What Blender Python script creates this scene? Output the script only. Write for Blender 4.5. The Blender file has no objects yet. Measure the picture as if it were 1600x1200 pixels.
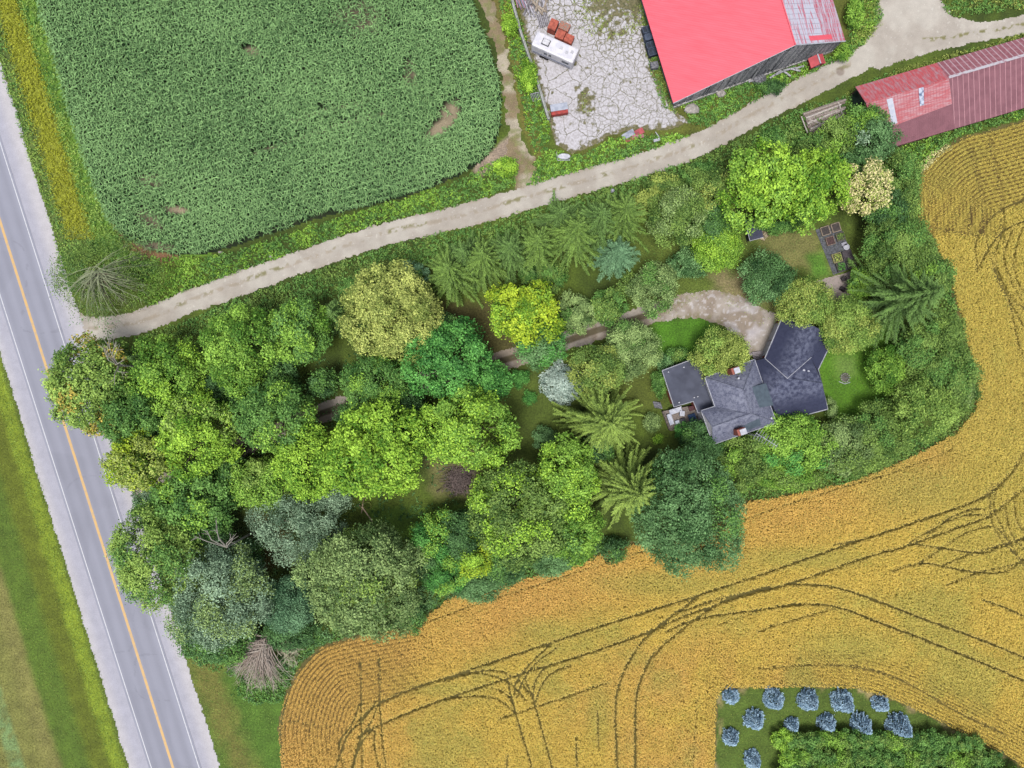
import bpy, math, numpy as np
from math import radians, pi

# ------------------------------------------------------------------ camera, sky, sun, exposure
SC = bpy.context.scene
COL = SC.collection
H = 105.0          # camera height over the ground
S = 0.097          # metres per photo pixel on the ground
cam = bpy.data.cameras.new('camera'); camo = bpy.data.objects.new('camera', cam); COL.objects.link(camo)
camo.location = (0, 0, H); camo.rotation_euler = (0, 0, 0)
cam.sensor_width = 36; cam.lens = 18 * H / (800 * S); cam.clip_end = 3000; cam.clip_start = 1
SC.camera = camo
SUN_EL, SUN_AZ = 74.0, 200.0       # azimuth clockwise from north (photo up)
w = bpy.data.worlds.new('World'); SC.world = w; w.use_nodes = True
nt = w.node_tree; bg = nt.nodes['Background']
sky = nt.nodes.new('ShaderNodeTexSky'); sky.sky_type = 'NISHITA'; sky.sun_disc = False
sky.sun_elevation = radians(SUN_EL); sky.sun_rotation = radians(SUN_AZ)
sky.air_density = 1.0; sky.dust_density = 4.0; sky.ozone_density = 1.0
hs_ = nt.nodes.new('ShaderNodeHueSaturation'); hs_.inputs['Saturation'].default_value = 0.55       # thin overcast: paler than a clear sky
nt.links.new(sky.outputs[0], hs_.inputs['Color']); nt.links.new(hs_.outputs[0], bg.inputs[0]); bg.inputs[1].default_value = 0.12
sl = bpy.data.lights.new('sun', 'SUN'); so = bpy.data.objects.new('sun', sl); COL.objects.link(so)
sl.energy = 2.4; sl.angle = radians(18); sl.color = (1.0, 0.965, 0.91)
so.rotation_euler = (radians(90 - SUN_EL), 0, radians(180 - SUN_AZ)); so.location = (0, 0, 60)
SC.view_settings.view_transform = 'Standard'; SC.view_settings.look = 'None'
SC.view_settings.gamma = 1; SC.view_settings.exposure = 1.2
SC.cycles.max_bounces = 6; SC.cycles.diffuse_bounces = 3; SC.cycles.transparent_max_bounces = 4

# ------------------------------------------------------------------ helpers
KA = 0.336          # photo brightness to surface colour
def lin(c):
    c = np.asarray(c, float) / 255.0
    return np.where(c <= 0.04045, c / 12.92, ((c + 0.055) / 1.055) ** 2.4)
def alb(c, k=1.0): return np.clip(lin(c) * KA * k, 0, 0.85)
def W(px, py, z=0.0):
    k = (H - z) / H
    return np.array([(px - 800) * S * k, (600 - py) * S * k, z])
def PX(x, y): return x / S + 800, 600 - y / S

def _hash(ix, iy, seed):
    h = (ix.astype(np.int64) * 374761393 + iy.astype(np.int64) * 668265263 + seed * 974634777) & 0xffffffff
    h = ((h ^ (h >> 13)) * 1274126177) & 0xffffffff
    return ((h ^ (h >> 16)) & 0xffff) / 65535.0
def noise(x, y, sc, seed=0):
    x = np.asarray(x) / sc + 1000; y = np.asarray(y) / sc + 1000
    ix = np.floor(x); iy = np.floor(y); fx = x - ix; fy = y - iy
    fx = fx * fx * (3 - 2 * fx); fy = fy * fy * (3 - 2 * fy)
    a = _hash(ix, iy, seed); b = _hash(ix + 1, iy, seed); c = _hash(ix, iy + 1, seed); d = _hash(ix + 1, iy + 1, seed)
    return (a * (1 - fx) + b * fx) * (1 - fy) + (c * (1 - fx) + d * fx) * fy
def fbm(x, y, sc, seed=0, o=3):
    r = 0; a = 1; t = 0
    for i in range(o):
        r = r + a * noise(x, y, sc / 2 ** i, seed + i * 17); t += a; a *= 0.55
    return r / t
def sstep(a, b, x):
    t = np.clip((x - a) / (b - a), 0, 1); return t * t * (3 - 2 * t)
def dline(x, y, P):
    """distance to a polyline, index+fraction along it, signed side"""
    P = np.asarray(P, float); best = np.full(x.shape, 1e9); side = np.zeros(x.shape)
    for i in range(len(P) - 1):
        a = P[i]; d = P[i + 1] - a; L2 = d @ d
        t = np.clip(((x - a[0]) * d[0] + (y - a[1]) * d[1]) / L2, 0, 1)
        qx = x - a[0] - t * d[0]; qy = y - a[1] - t * d[1]; dd = np.hypot(qx, qy)
        m = dd < best; best = np.where(m, dd, best)
        side = np.where(m, np.sign(d[0] * qy - d[1] * qx), side)
    return best, side
def inside(x, y, P):
    P = np.asarray(P, float); r = np.zeros(x.shape, bool); n = len(P)
    for i in range(n):
        x1, y1 = P[i]; x2, y2 = P[(i + 1) % n]
        if y1 == y2: continue
        c = ((y1 > y) != (y2 > y)) & (x < (x2 - x1) * (y - y1) / (y2 - y1) + x1)
        r ^= c
    return r
def sdf(x, y, P):
    """signed distance in pixels, positive inside"""
    P = list(P); d, _ = dline(x, y, P + [P[0]])
    return np.where(inside(x, y, P), d, -d)
def smooth(P, n=6, closed=False):
    """Catmull-Rom through points"""
    P = [np.array(p, float) for p in P]
    if closed: Q = [P[-1]] + P + [P[0], P[1]]
    else: Q = [2 * P[0] - P[1]] + P + [2 * P[-1] - P[-2]]
    out = []
    for i in range(1, len(Q) - 2):
        for k in range(n):
            t = k / n; a, b, c, d = Q[i - 1], Q[i], Q[i + 1], Q[i + 2]
            out.append(0.5 * (2 * b + (c - a) * t + (2 * a - 5 * b + 4 * c - d) * t * t + (3 * b - a - 3 * c + d) * t ** 3))
    if not closed: out.append(Q[-2])
    return out

# ------------------------------------------------------------------ materials
MATS = {}
def attr_mat(name, sc=6.0, amp=0.3, bump=0.3, bdist=0.05, rough=0.9, trans=0.0, sc2=0.6, amp2=0.15, spec=0.2):
    if name in MATS: return MATS[name]
    m = bpy.data.materials.new(name); m.use_nodes = True; t = m.node_tree; N = t.nodes; L = t.links
    b = N['Principled BSDF']; b.inputs['Roughness'].default_value = rough
    b.inputs['Specular IOR Level'].default_value = spec
    a = N.new('ShaderNodeAttribute'); a.attribute_name = 'col'
    g = N.new('ShaderNodeNewGeometry')
    n1 = N.new('ShaderNodeTexNoise'); n1.inputs['Scale'].default_value = sc; n1.inputs['Detail'].default_value = 3
    n2 = N.new('ShaderNodeTexNoise'); n2.inputs['Scale'].default_value = sc2; n2.inputs['Detail'].default_value = 3
    L.new(g.outputs['Position'], n1.inputs['Vector']); L.new(g.outputs['Position'], n2.inputs['Vector'])
    def rng(n, am):
        r = N.new('ShaderNodeMapRange'); L.new(n.outputs[0], r.inputs[0])
        r.inputs[1].default_value = 0.3; r.inputs[2].default_value = 0.7
        r.inputs[3].default_value = 1 - am; r.inputs[4].default_value = 1 + am; return r
    r1, r2 = rng(n1, amp), rng(n2, amp2)
    mu = N.new('ShaderNodeMath'); mu.operation = 'MULTIPLY'; L.new(r1.outputs[0], mu.inputs[0]); L.new(r2.outputs[0], mu.inputs[1])
    v = N.new('ShaderNodeVectorMath'); v.operation = 'SCALE'; L.new(a.outputs['Color'], v.inputs[0]); L.new(mu.outputs[0], v.inputs['Scale'])
    L.new(v.outputs[0], b.inputs['Base Color'])
    if bump > 0:
        bp = N.new('ShaderNodeBump'); bp.inputs['Strength'].default_value = bump; bp.inputs['Distance'].default_value = bdist
        L.new(n1.outputs[0], bp.inputs['Height']); L.new(bp.outputs[0], b.inputs['Normal'])
    if trans > 0:
        tr = N.new('ShaderNodeBsdfTranslucent'); mx = N.new('ShaderNodeMixShader'); mx.inputs[0].default_value = trans
        L.new(v.outputs[0], tr.inputs[0]); L.new(b.outputs[0], mx.inputs[1]); L.new(tr.outputs[0], mx.inputs[2])
        L.new(mx.outputs[0], N['Material Output'].inputs[0])
    MATS[name] = m; return m
def flat_mat(name, rgb, rgb2=None, sc=2.0, rough=0.7, lo=0.4, hi=0.6, bump=0.15, bdist=0.02, metal=0.0, spec=0.3, k=1.0, stretch=(1, 1, 1), rot=0.0, detail=4):
    """two colours mixed by noise"""
    if name in MATS: return MATS[name]
    m = bpy.data.materials.new(name); m.use_nodes = True; t = m.node_tree; N = t.nodes; L = t.links
    b = N['Principled BSDF']; b.inputs['Roughness'].default_value = rough; b.inputs['Metallic'].default_value = metal
    b.inputs['Specular IOR Level'].default_value = spec
    rgb2 = rgb2 or tuple(c * 0.85 for c in rgb)
    g = N.new('ShaderNodeNewGeometry'); mp = N.new('ShaderNodeMapping'); mp.vector_type = 'TEXTURE'
    mp.inputs['Rotation'].default_value = (0, 0, rot); mp.inputs['Scale'].default_value = stretch
    L.new(g.outputs['Position'], mp.inputs[0])
    n = N.new('ShaderNodeTexNoise'); n.inputs['Scale'].default_value = sc; n.inputs['Detail'].default_value = detail; L.new(mp.outputs[0], n.inputs[0])
    r = N.new('ShaderNodeMapRange'); r.inputs[1].default_value = lo; r.inputs[2].default_value = hi; L.new(n.outputs[0], r.inputs[0])
    mx = N.new('ShaderNodeMix'); mx.data_type = 'RGBA'; L.new(r.outputs[0], mx.inputs[0])
    mx.inputs[6].default_value = (*alb(rgb, k), 1); mx.inputs[7].default_value = (*alb(rgb2, k), 1)
    L.new(mx.outputs[2], b.inputs['Base Color'])
    if bump:
        bp = N.new('ShaderNodeBump'); bp.inputs['Strength'].default_value = bump; bp.inputs['Distance'].default_value = bdist
        L.new(n.outputs[0], bp.inputs['Height']); L.new(bp.outputs[0], b.inputs['Normal'])
    MATS[name] = m; return m
def add_ribs(m, angle, period, depth=0.03, tint=None, width=0.15, mode='SIN'):
    """ribs across a metal roof: bump plus an optional lighter seam colour; angle = direction across which the ribs repeat"""
    t = m.node_tree; N = t.nodes; L = t.links; b = N['Principled BSDF']
    g = N.new('ShaderNodeNewGeometry'); d = N.new('ShaderNodeVectorMath'); d.operation = 'DOT_PRODUCT'
    d.inputs[1].default_value = (math.cos(angle) / period, math.sin(angle) / period, 0); L.new(g.outputs['Position'], d.inputs[0])
    f = N.new('ShaderNodeMath'); f.operation = 'PINGPONG'; f.inputs[1].default_value = 0.5; L.new(d.outputs['Value'], f.inputs[0])
    r = N.new('ShaderNodeMapRange'); r.inputs[1].default_value = 0.0; r.inputs[2].default_value = width; r.inputs[3].default_value = 1; r.inputs[4].default_value = 0
    L.new(f.outputs[0], r.inputs[0])
    bp = N.new('ShaderNodeBump'); bp.inputs['Strength'].default_value = 0.8; bp.inputs['Distance'].default_value = depth
    L.new(r.outputs[0], bp.inputs['Height'])
    old = b.inputs['Normal'].links[0].from_socket if b.inputs['Normal'].is_linked else None
    if old: L.new(old, bp.inputs['Normal'])
    L.new(bp.outputs[0], b.inputs['Normal'])
    if tint is not None:
        src = b.inputs['Base Color'].links[0].from_socket
        mx = N.new('ShaderNodeMix'); mx.data_type = 'RGBA'; L.new(r.outputs[0], mx.inputs[0]); L.new(src, mx.inputs[6])
        mx.inputs[7].default_value = (*alb(tint), 1); L.new(mx.outputs[2], b.inputs['Base Color'])
    return m
LEAF = attr_mat('leaf_surface', sc=9, amp=0.12, bump=0, rough=0.65, trans=0.2, sc2=0.8, amp2=0.1)
BARK = flat_mat('bark_surface', (120, 105, 90), (80, 70, 60), sc=5, bump=0.5, bdist=0.05, rough=0.95)

# ------------------------------------------------------------------ objects
ORG = {}
def tag(o, label=None, cat=None, group=None, kind=None):
    if label: o['label'] = label
    if cat: o['category'] = cat
    if group: o['group'] = group
    if kind: o['kind'] = kind
    return o
def root(name, label, cat, loc, group=None):
    o = bpy.data.objects.new(name, None); COL.objects.link(o); o.location = loc; o.empty_display_size = 0.3
    ORG[o.name] = np.array(loc, float); return tag(o, label, cat, group)
def link(name, me, mat, parent):
    o = bpy.data.objects.new(name, me); COL.objects.link(o)
    if mat: me.materials.append(mat)
    if parent is not None:
        o.parent = parent; ORG[o.name] = ORG[parent.name]
    else: ORG[o.name] = np.zeros(3)
    return o
def quads(name, V, F, mat, parent=None, fcol=None, vcol=None, org=None, smooth_=False):
    V = np.asarray(V, np.float32); F = np.asarray(F, np.int32)
    o0 = ORG[parent.name] if parent is not None else (np.zeros(3) if org is None else np.array(org, float))
    V = V - o0.astype(np.float32)
    me = bpy.data.meshes.new(name); n, m, k = len(V), len(F), F.shape[1]
    me.vertices.add(n); me.vertices.foreach_set('co', V.ravel())
    me.loops.add(m * k); me.loops.foreach_set('vertex_index', F.ravel())
    me.polygons.add(m); me.polygons.foreach_set('loop_start', np.arange(0, m * k, k, dtype=np.int32))
    if smooth_: me.polygons.foreach_set('use_smooth', np.ones(m, bool))
    me.update(calc_edges=True)
    if fcol is not None:
        a = me.attributes.new('col', 'FLOAT_COLOR', 'FACE'); c = np.ones((m, 4), np.float32); c[:, :3] = fcol
        a.data.foreach_set('color', c.ravel())
    if vcol is not None:
        a = me.attributes.new('col', 'FLOAT_COLOR', 'POINT'); c = np.ones((n, 4), np.float32); c[:, :3] = vcol
        a.data.foreach_set('color', c.ravel())
    o = link(name, me, mat, parent)
    if parent is None and org is not None: o.location = org; ORG[o.name] = np.array(org, float)
    return o
class MB:
    """small hard things: collects polygons"""
    def __init__(s): s.V = []; s.F = []
    def poly(s, pts):
        n = len(s.V); s.V += [tuple(map(float, p)) for p in pts]; s.F.append(list(range(n, n + len(pts)))); return s
    def prism(s, top, t=None, bottom=None):
        top = [np.array(p, float) for p in top]
        bot = [np.array(p, float) for p in bottom] if bottom is not None else [p - np.array([0, 0, t]) for p in top]
        n = len(top); b = len(s.V)
        s.V += [tuple(p) for p in top] + [tuple(p) for p in bot]
        s.F.append(list(range(b, b + n))); s.F.append(list(range(b + 2 * n - 1, b + n - 1, -1)))
        for i in range(n):
            j = (i + 1) % n; s.F.append([b + i, b + n + i, b + n + j, b + j])
        return s
    def box(s, c, size, rz=0.0, tilt=0.0):
        c = np.array(c, float); sx, sy, sz = np.array(size) / 2; ca, sa = math.cos(rz), math.sin(rz)
        def T(x, y, z):
            ct, st = math.cos(tilt), math.sin(tilt); x, z = x * ct + z * st, -x * st + z * ct
            return c + np.array([x * ca - y * sa, x * sa + y * ca, z])
        return s.prism([T(-sx, -sy, sz), T(sx, -sy, sz), T(sx, sy, sz), T(-sx, sy, sz)],
                       bottom=[T(-sx, -sy, -sz), T(sx, -sy, -sz), T(sx, sy, -sz), T(-sx, sy, -sz)])
    def tube(s, P, R, n=6):
        P = [np.array(p, float) for p in P]
        if np.isscalar(R): R = [R] * len(P)
        b = len(s.V)
        for i, p in enumerate(P):
            d = P[min(i + 1, len(P) - 1)] - P[max(i - 1, 0)]; d = d / (np.linalg.norm(d) + 1e-9)
            u = np.cross(d, (0, 0, 1.0)) if abs(d[2]) < 0.95 else np.cross(d, (1.0, 0, 0)); u /= np.linalg.norm(u); v = np.cross(d, u)
            for k in range(n):
                a = 2 * pi * k / n; s.V.append(tuple(p + R[i] * (u * math.cos(a) + v * math.sin(a))))
        for i in range(len(P) - 1):
            for k in range(n):
                k2 = (k + 1) % n; s.F.append([b + i * n + k, b + i * n + k2, b + (i + 1) * n + k2, b + (i + 1) * n + k])
        s.F.append([b + k for k in range(n)][::-1]); s.F.append([b + (len(P) - 1) * n + k for k in range(n)])
        return s
    def disc(s, c, r, h, n=14, squash=1.0, r2=None):
        r2 = r if r2 is None else r2
        c = np.array(c, float); A = [2 * pi * k / n for k in range(n)]
        return s.prism([c + (r2 * math.cos(a), r2 * squash * math.sin(a), h) for a in A], bottom=[c + (r * math.cos(a), r * squash * math.sin(a), 0) for a in A])
    def blob(s, c, R, seed=0, n=8, m=5, rough=0.2):
        rg = np.random.default_rng(seed); c = np.array(c, float); b = len(s.V)
        for j in range(m + 1):
            ph = pi * j / m
            for k in range(n):
                a = 2 * pi * k / n; q = 1 + rough * rg.uniform(-1, 1)
                s.V.append(tuple(c + q * np.array(R) * np.array([math.sin(ph) * math.cos(a), math.sin(ph) * math.sin(a), math.cos(ph)])))
        for j in range(m):
            for k in range(n):
                k2 = (k + 1) % n; s.F.append([b + j * n + k, b + (j + 1) * n + k, b + (j + 1) * n + k2, b + j * n + k2])
        return s
    def build(s, name, mat, parent=None, org=None, bevel=0.0):
        V = np.array(s.V); o0 = ORG[parent.name] if parent is not None else (np.zeros(3) if org is None else np.array(org, float))
        me = bpy.data.meshes.new(name); me.from_pydata((V - o0).tolist(), [], s.F); me.update()
        o = link(name, me, mat, parent)
        if parent is None and org is not None: o.location = org; ORG[o.name] = np.array(org, float)
        if bevel:
            bv = o.modifiers.new('bevel', 'BEVEL'); bv.width = bevel; bv.segments = 2
        return o

def cards(P, A, B, L, Wd):
    """diamond leaf cards: centre P, long axis A, short axis B"""
    n = len(P); A = A * (np.asarray(L)[:, None] / 2); B = B * (np.asarray(Wd)[:, None] / 2)
    V = np.empty((n, 4, 3)); V[:, 0] = P - A; V[:, 1] = P + B + A * 0.1; V[:, 2] = P + A; V[:, 3] = P - B + A * 0.1
    return V.reshape(-1, 3), np.arange(4 * n).reshape(n, 4)
def nrm(v): return v / (np.linalg.norm(v, axis=-1, keepdims=True) + 1e-9)
def leafcards(rg, P, N, size, wr=0.62):
    N = nrm(N); R = nrm(rg.normal(size=N.shape)); A = nrm(np.cross(N, R)); B = np.cross(N, A)
    L = size * rg.uniform(0.6, 1.3, len(P)); return cards(P, A, B, L, L * wr)
def strips(rg, P0, P1, sag, w, seg=4, up=(0, 0, 1.0)):
    """thin twigs between P0 and P1 as flat crossed ribbons"""
    n = len(P0); t = np.linspace(0, 1, seg + 1)[None, :, None]
    C = P0[:, None] * (1 - t) + P1[:, None] * t; C[:, :, 2] += (sag[:, None] * (4 * t[:, :, 0] * (1 - t[:, :, 0])))
    C += rg.normal(size=C.shape) * 0.04 * (t * (1 - t) * 4)
    D = nrm(np.cross(P1 - P0, np.array(up)[None]))[:, None] * (w[:, None, None] * (1.1 - t) / 2)
    V = np.empty((n, seg + 1, 2, 3)); V[:, :, 0] = C - D; V[:, :, 1] = C + D
    F = []
    base = np.arange(n)[:, None] * (seg + 1) * 2
    for i in range(seg):
        F.append(np.stack([base[:, 0] + 2 * i, base[:, 0] + 2 * i + 1, base[:, 0] + 2 * i + 3, base[:, 0] + 2 * i + 2], 1))
    return V.reshape(-1, 3), np.concatenate(F)

PAL = {  # darker leaf, lighter leaf (as seen)
 'lime': ((88, 142, 34), (168, 208, 72)), 'bright': ((80, 132, 40), (154, 196, 78)), 'mid': ((58, 108, 44), (118, 162, 78)),
 'dark': ((48, 88, 44), (96, 138, 78)), 'olive': ((92, 112, 44), (156, 170, 84)), 'yellow': ((98, 146, 34), (186, 208, 56)),
 'willow': ((122, 144, 62), (198, 208, 114)), 'silver': ((80, 112, 82), (154, 182, 148)), 'teal': ((64, 108, 72), (116, 156, 114)),
 'blueg': ((62, 106, 54), (122, 164, 104)), 'grey': ((84, 116, 60), (154, 180, 110)), 'emerald': ((46, 112, 44), (112, 178, 84)),
 'spruce': ((72, 102, 38), (146, 172, 78)), 'sprucedk': ((56, 90, 40), (110, 144, 72)), 'cream': ((122, 130, 60), (240, 232, 170)),
 'blue': ((96, 136, 166), (186, 214, 234)), 'autumn': ((96, 128, 40), (204, 180, 84)), 'hedge': ((66, 104, 40), (136, 166, 80)),
 'cedar': ((84, 126, 46), (162, 192, 92)), 'ol2': ((104, 130, 50), (176, 192, 96)), 'silverb': ((128, 158, 146), (204, 222, 210)), 'lanesp': ((62, 96, 38), (122, 154, 70))}
PALA = {k: (alb(a, 1.3), alb(b, 2.05)) for k, (a, b) in PAL.items()}
def pick(rg, pal, t):
    a, b = PALA[pal]; t = np.clip(t, 0, 1)[:, None]
    return a[None] * (1 - t) + b[None] * t
DENS = 1.0

def trunk_mb(rg, base, top, r0, limbs):
    m = MB(); b = np.array(base, float); t = np.array(top, float)
    mid = (b + t) / 2 + np.array([rg.normal() * .15, rg.normal() * .15, 0])
    m.tube([b, b + (mid - b) * .15, mid, t], [r0 * 1.4, r0, r0 * .75, r0 * .3], 7)
    for q in limbs:
        a = b + (t - b) * rg.uniform(.35, .8); q = np.array(q)
        mm = (a + q) / 2 + np.array([0, 0, -.1 * np.linalg.norm(q - a)])
        m.tube([a, mm, q], [r0 * .45, r0 * .28, r0 * .08], 5)
    return m
def broadleaf(name, label, cat, cx, cy, rx, ry, h, pal, seed, leaf=0.40, group=None, gap=0.0, lobes=None, clump=0.34, flower=None, mix2=None, low=0.3):
    rg = np.random.default_rng(seed); leaf *= .84
    zc = h * 0.6; rz = h * 0.4; k = S * (H - zc) / H
    C = W(cx, cy, zc); R = np.array([rx * k, ry * k, rz]) ; base = np.array([C[0], C[1], 0.0])
    Rm = (R[0] + R[1]) / 2
    nb = lobes or int(np.clip(7.5 * Rm ** 0.75, 8, 38)); ph = rg.uniform(0, 6.283, 4)
    i = np.arange(nb) + .5; zz = 1 - 1.55 * i / nb; th = i * 2.399963 + rg.uniform(0, 6)
    zz = np.clip(zz + rg.normal(size=nb) * .08, -.6, 1); q = np.sqrt(1 - zz ** 2)
    D = np.stack([q * np.cos(th), q * np.sin(th), zz], 1)
    rb = 0.36 * rg.uniform(0.75, 1.25, nb) * (14 / (nb + 6)) ** 0.22
    tt = np.arctan2(D[:, 1], D[:, 0]); am = .5 if lobes else 1.0
    md = 1 + am * (.10 * np.sin(2 * tt + ph[0]) + .09 * np.sin(3 * tt + ph[1]) + .07 * np.sin(5 * tt + ph[2]))
    BC = D * (1 - rb * rg.uniform(.7, 1.1, nb))[:, None] * rg.uniform(.84, 1.1, nb)[:, None]; BC[:, :2] *= md[:, None]
    ne = max(3, nb // 5); e = nrm(rg.normal(size=(ne, 3)) + np.array([0, 0, .9])) * rg.uniform(.2, .5, (ne, 1)); BC = np.concatenate([BC, e]); D = np.concatenate([D, nrm(e + np.array([0, 0, .3]))]); rb = np.concatenate([rb, rg.uniform(.3, .42, ne)]); nb += ne
    area = 2 * pi * Rm * Rm * 1.3 + 2 * Rm * rz
    nl = 15; nc = max(6, int(DENS * 2.8 * area / (leaf * leaf * .45) / nl / nb))
    bi = np.repeat(np.arange(nb), nc)
    d = nrm(rg.normal(size=(len(bi), 3)) + D[bi] * 0.95 + np.array([0, 0, .45]))
    CP = C + (BC[bi] + d * (rb[bi] * rg.uniform(.7, 1.16, len(bi)))[:, None]) * R
    tc = 0.42 + 0.17 * rg.normal(size=nb)[bi] + 0.18 * rg.normal(size=len(bi))
    if gap > 0:
        keep = rg.uniform(size=len(bi)) > gap; CP, d, tc, bi = CP[keep], d[keep], tc[keep], bi[keep]
    li = np.repeat(np.arange(len(CP)), nl)
    P = CP[li] + rg.normal(size=(len(li), 3)) * clump * .82 * np.array([1, 1, .75])
    P[:, 2] = np.maximum(P[:, 2], low)
    N = d[li] * .9 + rg.normal(size=(len(li), 3)) * .55 + np.array([0, 0, .55])
    V, F = leafcards(rg, P, N, leaf)
    col = pick(rg, pal, tc[li] + .2 * rg.normal(size=len(li)))
    if mix2:      # a second leaf colour on some branches
        p2, frac = mix2; m = (rg.uniform(size=nb) < frac)[bi[li]] & (rg.uniform(size=len(li)) < .8)
        col[m] = pick(rg, p2, rg.uniform(size=m.sum()))
    if flower:
        fr, fc = flower; m = rg.uniform(size=len(li)) < fr; col[m] = alb(fc, 1.5) * rg.uniform(.8, 1.1, m.sum())[:, None]
    r = root(name, label, cat, base, group)
    quads('crown', V, F, LEAF, r, fcol=col)
    if h > 2.2:
        lim = [C + BC[j] * R * .85 for j in rg.choice(nb, min(nb, 9), replace=False)]
        trunk_mb(rg, base, C + np.array([0, 0, rz * .3]), 0.06 + .022 * h * .9, lim).build('trunk', BARK, r)
    return r
def spruce(name, label, cx, cy, R, h, pal, seed, group=None, base=None, droop=.36, wh=.72, arm=8, tw=.85, var=.65):
    """(cx, cy) = photo pixel of the tip; R in metres"""
    rg = np.random.default_rng(seed); T = W(cx, cy, h); b = np.array([T[0], T[1], 0.0])
    P, A, B, Ls, Ws, cc = [], [], [], [], [], []; az = rg.uniform(0, 6.28)
    z = h * .12
    while z < h * .985:
        f = 1 - z / h; L0 = R * (f ** .92) * rg.uniform(.85, 1.08); n = arm if f > .12 else 4
        az += 2.4 / n * 2.4; a0 = az
        for j in range(n):
            a = a0 + j * 2 * pi / n + rg.normal() * .25; L = L0 * rg.uniform(var, 1.12)
            if L < .25: L = .25
            m = max(3, int(L / .19)); t = (np.arange(m) + .6) / m; tone = rg.normal() * .13
            dr = np.array([math.cos(a), math.sin(a), 0]); sd = np.array([-dr[1], dr[0], 0])
            bend = rg.normal() * .12
            pz = z + L * (.22 * t - droop * 1.5 * t ** 2) + .12 * L * t ** 5
            c = b[None] + dr[None] * (L * t)[:, None] + sd[None] * (bend * L * t ** 2)[:, None]; c[:, 2] = np.maximum(pz, .15)
            wd = tw * (1.1 - .75 * t) * min(1, .35 + L / 6) * rg.uniform(.75, 1.2) * rg.uniform(.6, 1.2, m)
            for s_ in (-1, 1):
                dv = nrm(dr[None] * .62 + sd[None] * s_ * rg.uniform(.5, .85, (m, 1)) + np.array([0, 0, -.3]) + rg.normal(size=(m, 3)) * .12)
                P.append(c + dv * (wd / 2)[:, None]); A.append(dv); B.append(nrm(np.cross(dv, np.array([0, 0, 1.0]) + rg.normal(size=(m, 3)) * .25)))
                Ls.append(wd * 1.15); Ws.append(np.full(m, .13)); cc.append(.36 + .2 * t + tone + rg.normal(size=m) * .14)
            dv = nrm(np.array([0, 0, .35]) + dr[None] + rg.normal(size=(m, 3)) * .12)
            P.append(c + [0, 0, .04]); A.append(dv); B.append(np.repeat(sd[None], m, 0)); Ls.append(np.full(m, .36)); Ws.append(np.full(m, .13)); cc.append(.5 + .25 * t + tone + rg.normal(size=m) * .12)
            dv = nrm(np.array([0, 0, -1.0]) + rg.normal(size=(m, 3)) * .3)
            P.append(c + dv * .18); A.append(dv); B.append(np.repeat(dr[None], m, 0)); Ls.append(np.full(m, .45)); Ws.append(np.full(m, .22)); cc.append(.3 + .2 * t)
        z += wh * (.45 + .75 * f)
    P, A, B = map(np.concatenate, (P, A, B)); V, F = cards(P, A, B, np.concatenate(Ls), np.concatenate(Ws))
    r = root(name, label, 'spruce', b, group)
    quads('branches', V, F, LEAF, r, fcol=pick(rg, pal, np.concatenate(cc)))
    MB().tube([b, b + [0, 0, h * .5], b + [0, 0, h * .97]], [.05 + h * .016, .03 + h * .009, .02], 7).build('trunk', BARK, r)
    return r
def cone_tree(name, label, cx, cy, R, h, pal, seed, group=None):
    """small dense nursery spruce; (cx, cy) = middle of the picture of its crown"""
    rg = np.random.default_rng(seed); T = W(cx, cy, h * .45); b = np.array([T[0], T[1], 0.0])
    n = int(1200 * R * h / 3); f = 1 - np.sqrt(rg.uniform(0.0, 1, n)); z = .12 + f * (h - .15); a = rg.uniform(0, 6.283, n)
    nzc = noise(np.cos(a) * 2 + f * 3, np.sin(a) * 2 + z * .8, .42, seed); rr = R * (1 - f) ** .85 * (.66 + .46 * nzc) * rg.uniform(.8, 1.05, n)
    o = np.stack([np.cos(a), np.sin(a), np.zeros(n)], 1)
    P = b + o * rr[:, None]; P[:, 2] = z
    A = nrm(o * .8 + np.array([0, 0, .3]) + rg.normal(size=(n, 3)) * .6); B = nrm(np.cross(A, np.array([0, 0, 1.0]) + rg.normal(size=(n, 3)) * .4))
    V, F = cards(P, A, B, rg.uniform(.2, .34, n), rg.uniform(.1, .16, n))
    r = root(name, label, 'spruce', b, group)
    quads('branches', V, F, LEAF, r, fcol=pick(rg, pal, .45 + .3 * (noise(P[:, 0], P[:, 1], .35, seed + 1) - .5) * 2 + rg.normal(size=n) * .22))
    MB().tube([b, b + [0, 0, h * .9]], [.09, .02], 6).build('trunk', BARK, r)
    return r

# ------------------------------------------------------------------ plan of the place (photo pixels)
LANE = smooth([(60, 545), (110, 520), (160, 513), (220, 503), (300, 470), (400, 434), (500, 399), (600, 366), (700, 343), (820, 311), (900, 287),
               (1000, 259), (1100, 222), (1180, 178), (1260, 137), (1320, 107), (1375, 75), (1420, 45)], 5)
LANE2 = smooth([(1390, 60), (1450, 62), (1520, 52), (1600, 38), (1720, 10)], 5)
YARDTOP = [(1370, -120), (1376, 0), (1374, 40), (1345, 80), (1370, 105), (1420, 88), (1500, 66), (1530, 40), (1487, 30), (1466, 0), (1455, -120)]
DRIVE = smooth([(175, 800), (240, 768), (300, 734), (400, 690), (505, 645), (620, 610), (700, 588), (790, 562), (870, 538), (930, 517), (1000, 496), (1050, 480), (1095, 470)], 5)
DPAD = smooth([(1030, 488), (1075, 460), (1120, 452), (1165, 463), (1200, 485), (1222, 497), (1196, 560), (1180, 570), (1172, 560), (1160, 535), (1135, 515), (1100, 500), (1060, 500)], 4, True)
SLAB = [(797, -60), (935, -60), (1000, -60), (1003, 0), (1010, 60), (1022, 115), (1040, 150), (1062, 178), (1078, 190), (1040, 205), (990, 203), (950, 214), (925, 230), (893, 240), (868, 226), (858, 190), (846, 150), (822, 60)]
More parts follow.
